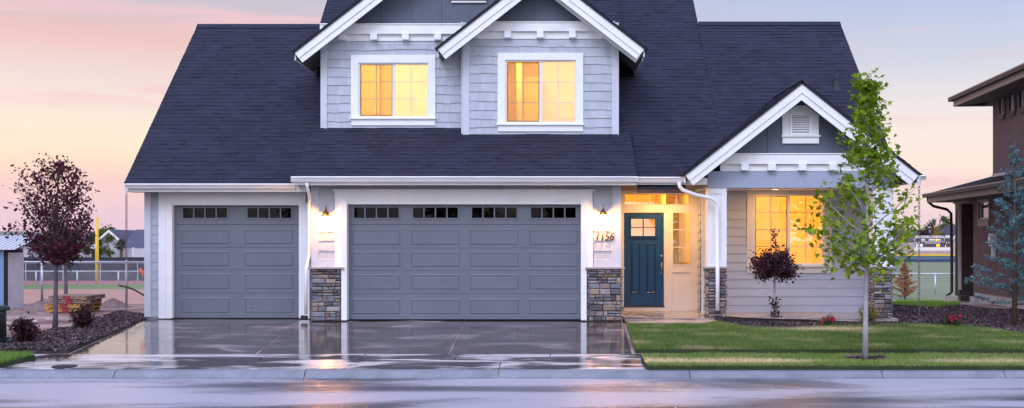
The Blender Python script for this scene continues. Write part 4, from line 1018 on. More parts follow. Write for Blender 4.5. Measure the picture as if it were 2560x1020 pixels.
def tree(name, base, label, cat, h, env, h0, nb, r0, leafn, lsize, lmat, bmat, shape=OVAL, rise=.8, group=None, spread=.10, sub=4, seg=7, tilt=(0, 0), droop=.5, tint=(.6, 1.35), trunk_name='trunk', crown_name='crown', inner=.35, skew=(0, 0)):
    """env: list of (height fraction, radius) for branch tips"""
    e = empty(name, tuple(base), label, cat, group)
    b = MB(); lead = [Vector((tilt[0] * t + random.uniform(-.005, .005) * h * .3 * (t > 0), tilt[1] * t, h * t)) for t in np.linspace(0, 1, 9)]
    b.tube(lead, [r0 * (1.15 if i == 0 else 1 - .88 * i / 8) for i in range(9)], seg)
    eh = [p[0] for p in env]; er = [p[1] for p in env]; pts = []
    def on_lead(z): t = max(0, min(1, z / h)); i = min(7, int(t * 8)); return lead[i].lerp(lead[i + 1], t * 8 - i)
    for k in range(nb):
        f = lerp(eh[0], eh[-1], (k + random.random()) / nb); rr = np.interp(f, eh, er) * random.uniform(.7, 1.05); a = k * 2.4 + random.uniform(-.4, .4)
        zt = f * h; zs_ = max(h0 * h, zt - rr * rise * random.uniform(.7, 1.2)); s0 = on_lead(zs_); tip = Vector((rr * math.cos(a) + skew[0] * rr, rr * math.sin(a), zt)) + Vector((on_lead(zt).x, on_lead(zt).y, 0))
        bp_ = branch_pts(s0, tip); rb = r0 * .42 * (1 - .75 * zs_ / h) + .003
        b.tube(bp_, [rb, rb * .8, rb * .6, rb * .4, rb * .15], 5)
        L_ = (tip - s0).length
        for j in range(sub):
            t = random.uniform(.3, .95); i = min(3, int(t * 4)); q = bp_[i].lerp(bp_[i + 1], t * 4 - i)
            tw = q + Vector((random.gauss(0, 1), random.gauss(0, 1), random.gauss(.5, .8))).normalized() * L_ * random.uniform(.15, .4)
            sp = branch_pts(q, tw, .1, 3); b.tube(sp, [rb * .3, rb * .2, rb * .08], 4)
            for m_ in range(int(leafn)):
                u_ = random.uniform(.15, 1.1); pts.append(q.lerp(tw, u_) + Vector((random.gauss(0, 1), random.gauss(0, 1), random.gauss(0, 1))) * spread)
        for m_ in range(int(leafn * 1.5)):
            t = random.uniform(inner, 1.02); i = min(3, int(t * 4)); q = bp_[i].lerp(bp_[i + 1], t * 4 - i)
            pts.append(q + Vector((random.gauss(0, 1), random.gauss(0, 1), random.gauss(0, 1))) * spread)
    for m_ in range(int(leafn * 3)): q = on_lead(random.uniform(.72, 1.0) * h); pts.append(q + Vector((random.gauss(0, 1), random.gauss(0, 1), random.gauss(0, 1))) * spread * .7)
    b.build(trunk_name, bmat, e, smooth=True)
    leaves(crown_name, [tuple(p) for p in pts], lsize, lmat, e, shape, droop, tint)
    return e
# street maple
mb0 = Vector((ring_c[0] , 15.5, gz(15.5) + .05))
mz = lambda py: (Z(py, 15.5) - mb0.z) / (Z(180, 15.5) - mb0.z)
mh = Z(180, 15.5) - mb0.z
tree('maple_tree', mb0, 'young street maple with bright green leaves and a pale slim trunk in the grass verge', 'tree', mh,
     [(mz(690), .66), (mz(640), .86), (mz(580), .92), (mz(500), .84), (mz(420), .54), (mz(360), .46), (mz(300), .26), (mz(240), .14), (mz(195), .06)], mz(655), 42, .042, 8, .086, M['maple'], M['bark_grey'], MAPLE, rise=.95, spread=.085, sub=5, tilt=(.05, 0), droop=.4, tint=(.45, 1.5), inner=.30)
# plum tree at the left
pb0 = G(138, 829); pd = pb0.y; ph_ = Z(398, pd) - pb0.z; pz = lambda py: (Z(py, pd) - pb0.z) / ph_
tree('plum_tree', pb0, 'purple leaved ornamental tree with a dark trunk in the left mulch bed', 'tree', ph_,
     [(pz(640), .45), (pz(590), .68), (pz(520), .78), (pz(460), .70), (pz(425), .55), (pz(402), .32)], pz(665), 46, .05, 13, .078, M['plum'], M['bark_purple'], OVAL, rise=1.25, spread=.07, sub=5, tilt=(.06, 0), droop=.2, tint=(.35, 1.7), inner=.35)
sb0 = Vector((X(165, 33), 33, gz(33))); 
tree('slim_tree', sb0, 'slim dark green tree standing behind the purple tree by the wire fence', 'tree', Z(560, 33) - sb0.z, [(.58, .3), (.75, .5), (.95, .2)], .5, 18, .07, 12, .12, M['dgreen'], M['bark_purple'], OVAL, spread=.12)
# small standard with round head by the porch window
tb = G(1937, 803, .02); td = tb.y; th_ = Z(575, td) - tb.z; tz = lambda py: (Z(py, td) - tb.z)
te = empty('purple_standard', tuple(tb), 'round headed dark purple shrub on a bare stem in front of the porch window', 'shrub')
b = MB(); b.tube([(0, 0, 0), (.02, 0, tz(760)), (-.01, 0, tz(730)), (.0, 0, tz(690)), (.03, 0, tz(650)), (0, 0, tz(575))], [.035, .03, .028, .026, .02, .006], 8)
pts = []
for k in range(95):
    a = random.uniform(0, 6.28); f = random.random() ** .5; ph = random.uniform(-.9, 1.2); tip = Vector((.60 * f * math.cos(a) * math.cos(ph), .5 * f * math.sin(a) * math.cos(ph), tz(662) + .33 * math.sin(ph) * f)); bp_ = branch_pts((0, 0, tz(690)), tip, .15, 4); b.tube(bp_, [.010, .008, .005, .002], 4)
    for m_ in range(60): pts.append(bp_[2].lerp(bp_[3], random.uniform(-.4, 1.05)) + Vector((random.gauss(0, 1), random.gauss(0, 1), random.gauss(0, 1))) * .065)
for m_ in range(70): pts.append(Vector((random.gauss(0, .05), random.gauss(0, .05), lerp(tz(625), tz(572), random.random()))))
for m_ in range(170): pts.append(Vector((random.gauss(0, .06), random.gauss(0, .06), lerp(0, tz(742), random.random() ** 1.3))))
b.build('stem', M['bark_grey'], te, smooth=True); leaves('crown', [tuple(p) for p in pts], .070, M['plum_dark'], te, OVAL, .3, (.5, 1.9))
def shrub(base, w_, h_, label, mat, n=500, ls=.045, name='shrub', group=None, tint=(.5, 1.7), flowers=0, cat='shrub', d_=None):
    e = empty(name, tuple(base), label, cat, group); b = MB(); pts = []; d_ = d_ or w_
    for k in range(26):
        a = random.uniform(0, 6.28); f = random.random() ** .6; el = random.uniform(.15, 1.5)
        tip = Vector((w_ * .5 * math.cos(a) * math.cos(el) * 1.05, d_ * .5 * math.sin(a) * math.cos(el), h_ * (.25 + .75 * math.sin(el)) * random.uniform(.8, 1.05)))
        bp_ = branch_pts((random.gauss(0, .02), random.gauss(0, .02), 0), tip, .12, 4); b.tube(bp_, [.009, .007, .004, .002], 4)
        for m_ in range(n // 26): t = random.uniform(.9, 3) ; i = min(2, int(t)); pts.append(bp_[i].lerp(bp_[min(3, i + 1)], t - i) + Vector((random.gauss(0, 1), random.gauss(0, 1), random.gauss(0, 1))) * w_ * .06)
    b.build('stem', M['bark_brown'], e, smooth=True); leaves('foliage', [tuple(p) for p in pts], ls, mat, e, OVAL, .3, tint)
    if flowers:
        fp = []
        for k in range(flowers):
            a = random.uniform(3.3, 6.1); el = random.uniform(.1, 1.2); c = Vector((w_ * .5 * math.cos(a) * math.cos(el), w_ * .5 * math.sin(a) * math.cos(el), h_ * (.2 + .7 * math.sin(el))))
            fp += [tuple(c + Vector((random.gauss(0, .015), random.gauss(0, .015), random.gauss(0, .015)))) for _ in range(14)]
        leaves('blossom', fp, .045, M['rose'], e, OVAL, .1, (.7, 1.4))
    return e
shrub(G(62, 858, .03), .52, .46, 'dark plum shrub beside the green utility box', M['plum_dark'], 1300, .055)
shrub(G(207, 822, .03), .52, .44, 'dark plum shrub to the right of the purple tree trunk', M['plum_dark'], 1400, .055)
shrub(G(2170, 808, .02), .46, .44, 'yellow green shrub at the foot of the right porch pillar', M['gold_green'] if 'gold_green' in M else leafmat('yellow_green_leaves', (.22, .22, .03), .4), 700)
shrub(G(2068, 817, .02), .42, .22, 'low rose bush with pink blossoms in front of the porch', M['green'], 320, name='rose_bush', cat='rose bush', group='pink rose bushes', flowers=10)
shrub(G(2378, 820, .02), .52, .30, 'dark low rose bush in the mulch between the houses', M['dgreen'], 620, name='rose_bush', cat='rose bush', group='pink rose bushes', flowers=7)
# conifers
def conifer(base, h, r, label, mat, name, nb=90, ls=.05, dens=26, gap=.1, cat='tree', thick=.035):
    e = empty(name, tuple(base), label, cat); b = MB(); b.tube([(0, 0, 0), (.02, 0, h * .5), (0, 0, h)], [thick * 1.3, thick * .8, .006], 7); pts = []
    for k in range(nb):
        f = (k + .5) / nb; z = h * (gap + (1 - gap) * f) * .97; rr = r * (1 - f) ** .8 * random.uniform(.65, 1.15) + .05; a = k * 2.4 + random.random()
        tip = Vector((rr * math.cos(a), rr * math.sin(a), z + rr * random.uniform(.15, .55))); s0 = Vector((0, 0, z)); mid = s0.lerp(tip, .5) - Vector((0, 0, rr * .08)); b.tube([s0, mid, tip], [.009, .006, .003], 4)
        for m_ in range(int(dens * (rr / r) + 8)):
            t = random.uniform(.12, 1.0); q = s0.lerp(mid, t * 2) if t < .5 else mid.lerp(tip, t * 2 - 1); sd_ = Vector((-math.sin(a), math.cos(a), 0)) * random.gauss(0, .10) * rr; pts.append(q + sd_ + Vector((0, 0, random.gauss(.012, .02))))
    b.build('trunk', M['bark_brown'], e, smooth=True)
    C = np.array([tuple(p) for p in pts]); C = np.repeat(C, 4, 0) + rng.normal(0, .012, (len(C) * 4, 3))
    NEED = np.array([(0, -.5), (.07, 0), (0, .5), (-.07, 0)]); leaves('crown', C, ls, mat, e, NEED, .1, (.5, 1.6))
    return e
conifer(G(2536, 812, .02), Z(368, 22.0) - gz(22), .92, 'young blue spruce with open branches in front of the brown house', M['spruce'], 'blue_spruce', 52, .13, 34, .10, thick=.045)
conifer(G(2262, 748, .02), 2.0, .72, 'withered brown conifer beyond the porch corner', M['dead'], 'dead_conifer', 46, .16, 30, .05)

# ================================================================== NEIGHBOUR HOUSE (seen obliquely at the right)
nbr = empty('brown_house', (12.6, 30.5, 0), 'brown stucco neighbour house with flat eaves and small square windows, right edge of the picture', 'house')
NA = Vector((-.0927, -1, 0)).normalized(); NB = Vector((1, -.0927, 0)).normalized(); NO = Vector((12.6, 30.5, 0))
def NP(s, t, z): p = NA * s + NB * t; return (p.x, p.y, z)          # s: along the side towards the street, t: to the right (into the house)
def nbox(b, s0, s1, t0, t1, z0, z1, col=(1, 1, 1)):
    b.hexa([NP(s0, t0, z0), NP(s0, t1, z0), NP(s1, t1, z0), NP(s1, t0, z0), NP(s0, t0, z1), NP(s0, t1, z1), NP(s1, t1, z1), NP(s1, t0, z1)], col)
M['stucco'] = pm('brown_stucco', (.21, .125, .115), .9, .16, 1.5, bump=.6, bscale=70, speck=.12)
M['tan'] = pm('tan_fascia', (.40, .28, .22), .6, .10, 3)
M['umber'] = pm('dark_umber_paint', (.045, .025, .022), .55, .15, 3)
M['ledge'] = pm('pale_ledge', (.62, .54, .50), .6, .08, 3)
def npart(b, name, m, parent=None, **k):
    o = b.build(name, M[m], parent or nbr, **k); bm = bmesh.new(); bm.from_mesh(o.data); bmesh.ops.recalc_face_normals(bm, faces=bm.faces[:]); bm.to_mesh(o.data); bm.free(); return o
gz_n = -.12
def nwall(s0, s1, z0, z1, holes):
    b = MB(); ss = sorted({s0, s1} | {h[0] for h in holes} | {h[1] for h in holes}); zz = sorted({z0, z1} | {h[2] for h in holes} | {h[3] for h in holes})
    for a, c in zip(ss, ss[1:]):
        for e, t in zip(zz, zz[1:]):
            if any(h[0] < (a + c) / 2 < h[1] and h[2] < (e + t) / 2 < h[3] for h in holes): continue
            nbox(b, a, c, 0, .15, e, t)
    return b
lows = [(.52, 1.42, 2.28, 2.78)]; ups = [(2.30, 2.68, 5.08, 5.52), (3.06, 3.44, 5.08, 5.52), (3.82, 4.20, 5.08, 5.52), (4.58, 4.96, 5.08, 5.52)]
b = nwall(0, 12, gz_n + .28, 3.3, lows); nbox(b, 0, .15, .15, 9, gz_n + .28, 3.1); nbox(b, 11.9, 12, .15, 9, gz_n, 3.1); npart(b, 'wall', 'stucco')
b = nwall(1.7, 12, 3.3, 5.75, ups); nbox(b, 1.7, 1.85, .15, 9, 3.3, 5.75); npart(b, 'upper_wall', 'stucco')
b = MB(); nbox(b, .02, 12, .02, 9, -.35, gz_n + .28); npart(b, 'foundation', 'ledge')
for i, (a, c, e, t) in enumerate(lows + ups):
    f = MB(); w_ = .07
    nbox(f, a - w_, a, -.03, .06, e - w_, t + w_); nbox(f, c, c + w_, -.03, .06, e - w_, t + w_); nbox(f, a, c, -.03, .06, t, t + w_); nbox(f, a, c, -.04, .06, e - w_ * (2.2 if i else 3), e)
    o = npart(f, 'window', 'umber' if i else 'tan')
    g = MB(); g.poly([NP(a, .05, e), NP(c, .05, e), NP(c, .05, t), NP(a, .05, t)]); npart(g, 'pane', 'glass_hi', o)
    q = MB(); v_ = .035
    nbox(q, a, a + v_, .02, .07, e, t); nbox(q, c - v_, c, .02, .07, e, t); nbox(q, a + v_, c - v_, .02, .07, e, e + v_); nbox(q, a + v_, c - v_, .02, .07, t - v_, t); npart(q, 'frame', 'vinyl', o)
b = MB(); nbox(b, .3, 11.8, .35, .4, gz_n + .3, 3.2); nbox(b, 1.9, 11.8, .35, .4, 3.3, 5.7); npart(b, 'dark_room', 'dark_gap')
# roofs: thin hipped planes, gutter, tan fascia, soffit
def nroof(name, sb, ov, ze, rise, sfar, tfar):
    b = MB(); e = -ov; s0 = sb - ov
    top = [NP(s0, e, ze + .03), NP(13, e, ze + .03), NP(13, tfar, ze + .03 + rise * (tfar - e)), NP(s0 + (tfar - e), tfar, ze + .03 + rise * (tfar - e))]
    b.poly(top); b.poly([NP(s0, e, ze + .03), NP(s0 + (tfar - e), tfar, ze + .03 + rise * (tfar - e)), NP(s0, 9, ze + .03)]); o = npart(b, name, 'shingle')
    f = MB(); nbox(f, s0 + .06, 13, e + .02, e + .06, ze - .24, ze + .02); nbox(f, s0 + .06, s0 + .1, e + .06, 9, ze - .24, ze + .02); npart(f, 'fascia', 'tan')
    g = MB(); nbox(g, s0 - .04, 13, e - .10, e + .018, ze - .085, ze + .028); nbox(g, s0 - .04, s0 + .058, e + .02, 9, ze - .085, ze + .028); npart(g, 'gutter', 'umber')
    l_ = MB(); nbox(l_, s0 - .045, 13, e - .108, e - .101, ze + .0, ze + .03); npart(l_, 'drip_edge', 'tan')
    s_ = MB(); nbox(s_, s0 + .1, 13, e + .06, 0 if sb > 0 else .0, ze - .235, ze - .2); nbox(s_, s0 + .1, sb, 0, 9, ze - .235, ze - .2); npart(s_, 'soffit', 'soffit')
nroof('lower_roof', -.55, .95, 3.07, .30, 12, 1.15)
nroof('upper_roof', 1.7, .85, 5.72, .22, 12, 5)
b = MB(); nbox(b, 1.7, 13, -.03, -.001, 3.42, 3.50); npart(b, 'ledge_trim', 'ledge')
b = MB(); nbox(b, -1.35, -.9, -.12, .42, gz_n + .1, 2.78); npart(b, 'porch_column', 'umber')
b = MB(); nbox(b, -1.4, .0, -.16, .5, 2.78, 2.95); npart(b, 'porch_beam', 'tan'); b = MB(); nbox(b, -1.6, .1, -.35, 1.4, gz_n - .1, gz_n + .1); npart(b, 'porch_base', 'ledge')
b = MB(); nbox(b, -.9, -.86, -.16, -.08, gz_n + .3, 2.78); npart(b, 'column_trim', 'ledge')
b = MB(); b.tube([NP(-1.4, -.92, 3.0), NP(-1.4, -.9, 2.85), NP(-1.4, -.75, 2.72), NP(-1.4, -.35, 2.62), NP(-1.42, -.22, 2.5), NP(-1.42, -.20, 1.5), NP(-1.42, -.20, .08), NP(-1.42, -.35, -.04)], .045, 8); npart(b, 'downspout', 'umber', smooth=True)
b = MB(); b.tube([NP(1.75, -.02, 5.55), NP(1.6, -.2, 5.45), NP(1.2, -.6, 5.5), NP(.9, -.75, 5.62)], .035, 8); npart(b, 'downspout', 'umber', smooth=True)
b = MB(); nbox(b, 1.75, 2.1, -.14, -.001, 1.50, 1.86); nbox(b, 1.85, 2.0, -.10, -.001, 1.1, 1.5); mo = npart(b, 'meter_box', 'vinyl', bevel=.02)
b = MB(); c_ = NP(1.92, -.14, 1.68); b.blob(c_, (.05, .12, .13), 12, 8, 0); npart(b, 'meter_dial', 'steel', mo, smooth=True)
b = MB(); nbox(b, -.1, .15, -.40, -.15, gz_n + .02, gz_n + .17); o = npart(b, 'splash_block', 'umber')

# ================================================================== LEFT YARD
ub = empty('utility_box', tuple(G(-26, 862, .03)), 'dark green metal utility box at the left edge of the picture', 'utility box')
M['ugreen'] = pm('utility_green', (.012, .045, .032), .45, .15, 3)
b = MB(); b.box(-.35, .16, -.2, .25, 0, .56); b.build('body', M['ugreen'], ub, bevel=.015); b = MB(); b.extrude([(-.38, .56), (.19, .56), (.19, .60), (.15, .635), (-.34, .635), (-.38, .60)], 'y', -.23, .28); b.build('lid', M['ugreen'], ub, bevel=.008); b = MB(); b.box(.165, .175, -.1, .12, .12, .5); b.build('hinge_plate', M['black'], ub)
# corrugated shed
M['shed'] = pm('shed_metal', (.68, .66, .68), .5, .08, 2); M['shed_blue'] = pm('shed_blue_panel', (.16, .27, .45), .5, .08, 2); M['shed_roof'] = pm('shed_roof_metal', (.62, .64, .68), .35, .08, 1.5)
sy0 = 26.4; sx1 = X(17, sy0); sy1 = 27.22
she = empty('garden_shed', (sx1 - 1, sy0, -.1), 'pale corrugated metal shed with a blue front panel at the left edge', 'shed')
def shp(b, name, m): o = b.build(name, M[m], she); o.location = (-(sx1 - 1), -sy0, .1); return o
ze_ = Z(632, sy0)
b = MB(); y = sy0 + .04
while y < sy1 - .02: b.extrude([(sx1, y), (sx1 + .014, y + .015), (sx1 + .014, y + .04), (sx1, y + .055), (sx1, y + .075), (sx1 - .03, y + .075), (sx1 - .03, y)], 'z', -.12, ze_); y += .075
shp(b, 'wall', 'shed')
b = MB(); b.box(sx1 - 2.2, sx1 - .07, sy0 - .02, sy0 + .02, -.12, ze_ + .06); shp(b, 'front_panel', 'shed_blue')
b = MB(); b.box(sx1 - .07, sx1 + .01, sy0 - .01, sy0 + .04, -.12, ze_ + .06); b.box(sx1 - .03, sx1 + .005, sy0 + .04, sy1, ze_, ze_ + .08); shp(b, 'corner_trim', 'dark_gap')
b = MB(); b.box(sx1 - 2.2, sx1 - .03, sy1 - .04, sy1, -.12, ze_ + .2); shp(b, 'rear_wall', 'shed')
b = MB(); x = sx1 - 2.3; z0_, z1_ = ze_ + .08, ze_ + .40
while x < sx1 + .28:
    for a, c, hh in ((0, .05, .03), (.05, .13, 0)): b.hexa([(x + a, sy0 - .2, z0_), (x + c, sy0 - .2, z0_), (x + c, sy1 + .3, z1_), (x + a, sy1 + .3, z1_), (x + a, sy0 - .2, z0_ + .02 + hh), (x + c, sy0 - .2, z0_ + .02 + hh), (x + c, sy1 + .3, z1_ + .02 + hh), (x + a, sy1 + .3, z1_ + .02 + hh)])
    x += .13
shp(b, 'roof', 'shed_roof')
# chain link fences
def chain_fence(name, x0, x1, y, zg, top, step, pr, label, mesh=True, pitch=.075, group=None, wire=.0022, posts=None):
    e = empty(name, (x0, y, zg), label, 'fence', group); L_ = x1 - x0
    for px_ in (posts if posts is not None else np.arange(0, L_ + .01, step)):
        b = MB(); b.tube([(px_, 0, -.2), (px_, 0, top)], pr, 8); b.lathe([(pr * 1.15, 0), (pr * 1.2, .02), (pr * .6, .05), (0, .055)], (px_, 0, top), 8); b.build('post', M['steel'], e, smooth=True)
    b = MB(); b.tube([(0, 0, top), (L_, 0, top)], pr * .72, 8); b.build('rail', M['steel'], e, smooth=True)
    if mesh:
        V, Q = [], []
        for sgn in (1, -1):
            x = -top
            while x < L_ + top:
                a, c = (x, 0.02), (x + sgn * (top - .02), top)
                xs_ = [a[0], c[0]]
                t0, t1 = 0, 1
                dxx = c[0] - a[0]
                ta, tb_ = (0 - a[0]) / dxx, (L_ - a[0]) / dxx
                if ta > tb_: ta, tb_ = tb_, ta
                t0, t1 = max(0, ta), min(1, tb_)
                if t1 > t0:
                    p = (a[0] + dxx * t0, a[1] + (c[1] - a[1]) * t0); q = (a[0] + dxx * t1, a[1] + (c[1] - a[1]) * t1); n = len(V)
                    V += [(p[0] - wire, .01 * sgn, p[1]), (p[0] + wire, .01 * sgn, p[1]), (q[0] + wire, .01 * sgn, q[1]), (q[0] - wire, .01 * sgn, q[1])]; Q.append((n, n + 1, n + 2, n + 3))
                x += pitch
        npmesh('wire_mesh', np.array(V, float), np.array(Q), M['steel'], e, nside=4)
    return e
fy = 28.7
chain_fence('chain_link_fence', -24, -8.9, fy, gz(fy), Z(655, fy) - gz(fy), 2.34, .036, 'nearer and taller chain link fence behind the purple tree, left of the house', posts=[(X(105, fy) + 24) + k * (X(316, fy) - X(105, fy)) for k in (-3, -2, -1, 0, 1, 2)])
fy2 = 74.0
chain_fence('chain_link_fence', X(-300, fy2), X(520, fy2), fy2, -1.5, Z(678, fy2) + 1.5, 2.93, .05, 'low chain link fence along the dark red track of the ball field', pitch=.25, wire=.008, posts=[(X(90, fy2) - X(-300, fy2)) + k * (X(193, fy2) - X(90, fy2)) for k in range(-3, 5)])
fy3 = 61.0
chain_fence('chain_link_fence', X(2150, fy3), X(2700, fy3), fy3, -1.5, Z(684, fy3) + 1.5, 2.9, .05, 'white topped chain link fence on the pale field right of the house', pitch=.2, wire=.005, posts=[(X(2338, fy3) - X(2150, fy3)) + k * 2.9 for k in (-1, 0, 1, 2, 3)])
# outfield wind screens
M['navy_screen'] = pm('navy_wind_screen', (.018, .020, .036), .8, .2, .6, stretch=(.3, 1, 3)); M['blue_screen'] = pm('blue_wind_screen', (.09, .15, .24), .7, .25, .3, stretch=(.3, 1, 4)); M['yellow'] = pm('yellow_paint', (.78, .50, .02), .45, .06, 2); M['navy_pad'] = pm('navy_pad', (.02, .04, .11), .5, .1)
wf = empty('outfield_fence', (X(-400, 81), 81, -1.5), 'long dark screened outfield fence behind the red running track', 'fence')
b = MB(); b.box(0, 38, 0, .08, .0, Z(658, 81) + 1.5); b.build('screen', M['navy_screen'], wf); b = MB(); b.box(0, 38, -.03, .11, Z(658, 81) + 1.5, Z(655, 81) + 1.5); b.build('top_rail', M['steel'], wf)
b = MB(); b.box(0, 44, 7, 7.1, .5, Z(643, 88) + 1.5); b.build('rear_screen', M['navy_screen'], wf)
for k in range(14):
    b = MB(); b.tube([(k * 2.9, -.06, 0), (k * 2.9, -.06, Z(655, 81) + 1.5)], .04, 6); b.build('post', M['steel'], wf)
rf = empty('outfield_wall', (X(2150, 150), 150, -1.5), 'blue padded outfield wall with a yellow top below the scoreboard', 'wall')
zt_ = Z(638, 150) + 1.5
b = MB(); b.box(0, 60, 0, .3, .4, zt_); b.build('panel', M['blue_screen'], rf); b = MB(); b.box(0, 60, -.05, .3, 0, .39); b.build('base_pad', M['navy_pad'], rf); b = MB(); b.box(0, 60, -.1, .4, zt_ - .1, zt_ + .12); b.build('top_stripe', M['yellow'], rf)
# foul pole
fp = empty('foul_pole', (X(242, 74.6), 74.6, -1.5), 'tall yellow foul pole of the ball field, left of the house', 'pole')
b = MB(); b.tube([(0, 0, 0), (0, 0, Z(543, 74.6) + 1.5)], [.12, .10], 10); b.build('pole', M['yellow'], fp, smooth=True); b = MB(); b.box(.05, .14, -.02, .02, 1.6, Z(575, 74.6) + 1.5); b.build('side_screen', M['yellow'], fp)
# scoreboard
sbd = empty('scoreboard', (X(2287, 152), 152, -1.5), 'ball field scoreboard with white lettering above the yellow topped wall', 'scoreboard')
M['sb_dark'] = pm('scoreboard_face', (.075, .055, .07), .6, .1); M['sb_white'] = pm('scoreboard_white', (.80, .74, .72), .6, .05); M['amber'] = emis('amber_digits', (1, .5, .02), .8)
sX = lambda p: (p - 2287) / F * 152; sZ = lambda q: Z(q, 152) + 1.5
b = MB(); b.box(sX(2287), sX(2376), 0, .35, sZ(618), sZ(594)); b.build('face', M['sb_dark'], sbd)
b = MB(); b.box(sX(2287), sX(2376), -.02, .3, sZ(626.5), sZ(618.2)); b.box(sX(2287), sX(2377), -.03, -.001, sZ(595), sZ(593.6)); b.box(sX(2286.4), sX(2287.6), -.04, -.001, sZ(626), sZ(595))
b.box(sX(2302), sX(2361), -.03, -.001, sZ(604.8), sZ(603.8)); b.box(sX(2360), sX(2361), -.03, -.001, sZ(603.8), sZ(595))
for a, c in ((2303, 2312), (2322, 2337), (2344, 2352)): b.box(sX(a), sX(c), -.03, -.001, sZ(601.5), sZ(597.5))
for k in range(11): b.box(sX(2312 + k * 3.7), sX(2313.6 + k * 3.7), -.03, -.001, sZ(609), sZ(606))
for a in (2290, 2296, 2365, 2371): b.box(sX(a), sX(a + 2), -.03, -.001, sZ(608.5), sZ(605.2))
b.box(sX(2290), sX(2307), -.03, -.001, sZ(617.5), sZ(609.6)); b.build('white_marking', M['sb_white'], sbd)
b = MB(); b.box(sX(2288), sX(2299), -.02, .06, sZ(592.8), sZ(588.6)); b.box(sX(2363), sX(2374), -.02, .06, sZ(592.8), sZ(588.6)); b.build('end_panel', M['sb_white'], sbd)
b = MB(); b.box(sX(2287), sX(2376), .08, .2, sZ(594), sZ(588.3)); b.build('header', M['sb_dark'], sbd)
to = text_mesh('ROCKY BASEBALL', .32, .02, M['sb_white'], 'lettering', sbd, 0, (sX(2302), 0.05, sZ(592.9)), sX(2361) - sX(2302), .012)
b = MB(); b.box(sX(2339), sX(2343), -.04, -.002, sZ(602.5), sZ(597)); b.box(sX(2341), sX(2344.5), -.04, -.002, sZ(617), sZ(610.5)); b.box(sX(2346), sX(2349), -.04, -.002, sZ(617), sZ(610.5)); b.box(sX(2363), sX(2365), -.04, -.002, sZ(616.5), sZ(613)); b.build('digit', M['amber'], sbd)
for p in (2300, 2345, 2372):
    b = MB(); b.box(sX(p), sX(p + 2), .1, .3, 0, sZ(619)); b.build('leg', M['steel'], sbd)
# pallets, dirt and loose things
M['plank'] = pm('weathered_plank', (.30, .20, .15), .8, .3, 5, stretch=(.3, 2, 2), bump=.3); M['plank2'] = pm('fresh_plank', (.50, .26, .09), .75, .2, 5, stretch=(.3, 2, 2)); M['dirt'] = pm('dirt_heap', (.21, .14, .125), .95, .3, 4, bump=.9, bscale=10); M['redpaint'] = pm('red_tag', (.28, .02, .03), .7, .2, 9); M['rubble'] = pm('pale_rubble', (.50, .42, .42), .9, .2, 8, bump=.5)
py_ = 25.5; zg_ = gz(py_)
def pallet(k, z, x0, x1, ang, mat, label):
    e = empty('wooden_pallet', ((x0 + x1) / 2, py_, z), label, 'pallet', 'stack of timber pallets in the yard'); e.rotation_euler = (0, 0, ang); w_ = (x1 - x0) / 2
    for y in (-.42, 0, .42):
        b = MB(); b.box(-w_, w_, y - .03, y + .03, .018, .078); b.build('stringer', M[mat], e)
    b = MB()
    for j in range(7): xx = -w_ + .01 + j * (2 * w_ - .12) / 6; b.box(xx, xx + .1, -.48, .48, .079, .097)
    for j in (0, 3, 6): xx = -w_ + .01 + j * (2 * w_ - .12) / 6; b.box(xx, xx + .1, -.48, .48, .0, .017)
    b.build('plank', M[mat], e); b = MB(); b.box(-.08, .06, -.497, -.482, .0, .095); b.build('paint_mark', M['redpaint'], e)
    return e
pl = [('plank2', 'fresh yellow wooden pallet at the bottom of the stack in the left yard'), ('plank2', 'second pallet from the bottom of the stack, yellow and slightly turned'), ('plank', 'third pallet up in the yard stack, greyish wood'), ('plank', 'topmost weathered pallet of the stack in the left yard')]
for k, (m_, lb) in enumerate(pl): pallet(k, zg_ + .01 + k * .102, X(134 + (2, 0, 8, 10)[k], py_), X(238 - (6, 4, 0, -4)[k], py_), (.06, -.05, .10, -.08)[k], m_, lb)
def heap(px, py, w_, h_, label, mat='dirt', name='dirt_heap', cat='dirt heap', n=1, grp='dirt heaps in the left yard'):
    p = G(px, py); b = MB(); pts = {}
    seg, rings = 22, 7
    for i in range(rings + 1):
        for k in range(seg):
            r_ = i / rings; a = 2 * math.pi * k / seg; hh = h_ * (1 - r_ ** 1.3) * (1 + .25 * math.sin(3 * a + px) * r_) + random.uniform(-.02, .03) * (i < rings); b.v.append((w_ / 2 * r_ * math.cos(a) * (1 + .12 * math.sin(2 * a + px)), w_ * .35 * r_ * math.sin(a), hh - .02))
    for i in range(rings):
        for k in range(seg): l_ = (k + 1) % seg; b.face((i * seg + k, (i + 1) * seg + k, (i + 1) * seg + l_, i * seg + l_))
    o = b.build(name, M[mat], smooth=True); o.location = p; return tag(o, label, cat, grp)
heap(100, 778, 1.3, .26, 'long brown dirt heap between the shed and the pallets'); heap(112, 757, 1.0, .22, 'higher dirt heap just left of the pallet stack'); heap(282, 770, .95, .26, 'pointed dirt heap between pallets and the tall wire fence post'); heap(40, 786, 1.1, .15, 'low dirt heap in front of the shed')
heap(150, 775, .8, .10, 'flat pile of pale broken plaster at the foot of the pallets', 'rubble', 'rubble_pile', 'rubble', grp=None)
def rock(px, py, r_, mat, label, cat='rock', grp=None, name='rock'):
    p = G(px, py, .02); b = MB(); b.blob((0, 0, r_ * .35), (r_, r_ * .8, r_ * .6), 9, 6, .18); o = b.build(name, M[mat], smooth=False); o.location = p; tag(o, label, cat, grp)
M['white_rock'] = pm('white_rock', (.72, .70, .72), .7, .1, 6)
rock(1880, 800, .10, 'white_rock', 'small white rock on the mulch in front of the porch')
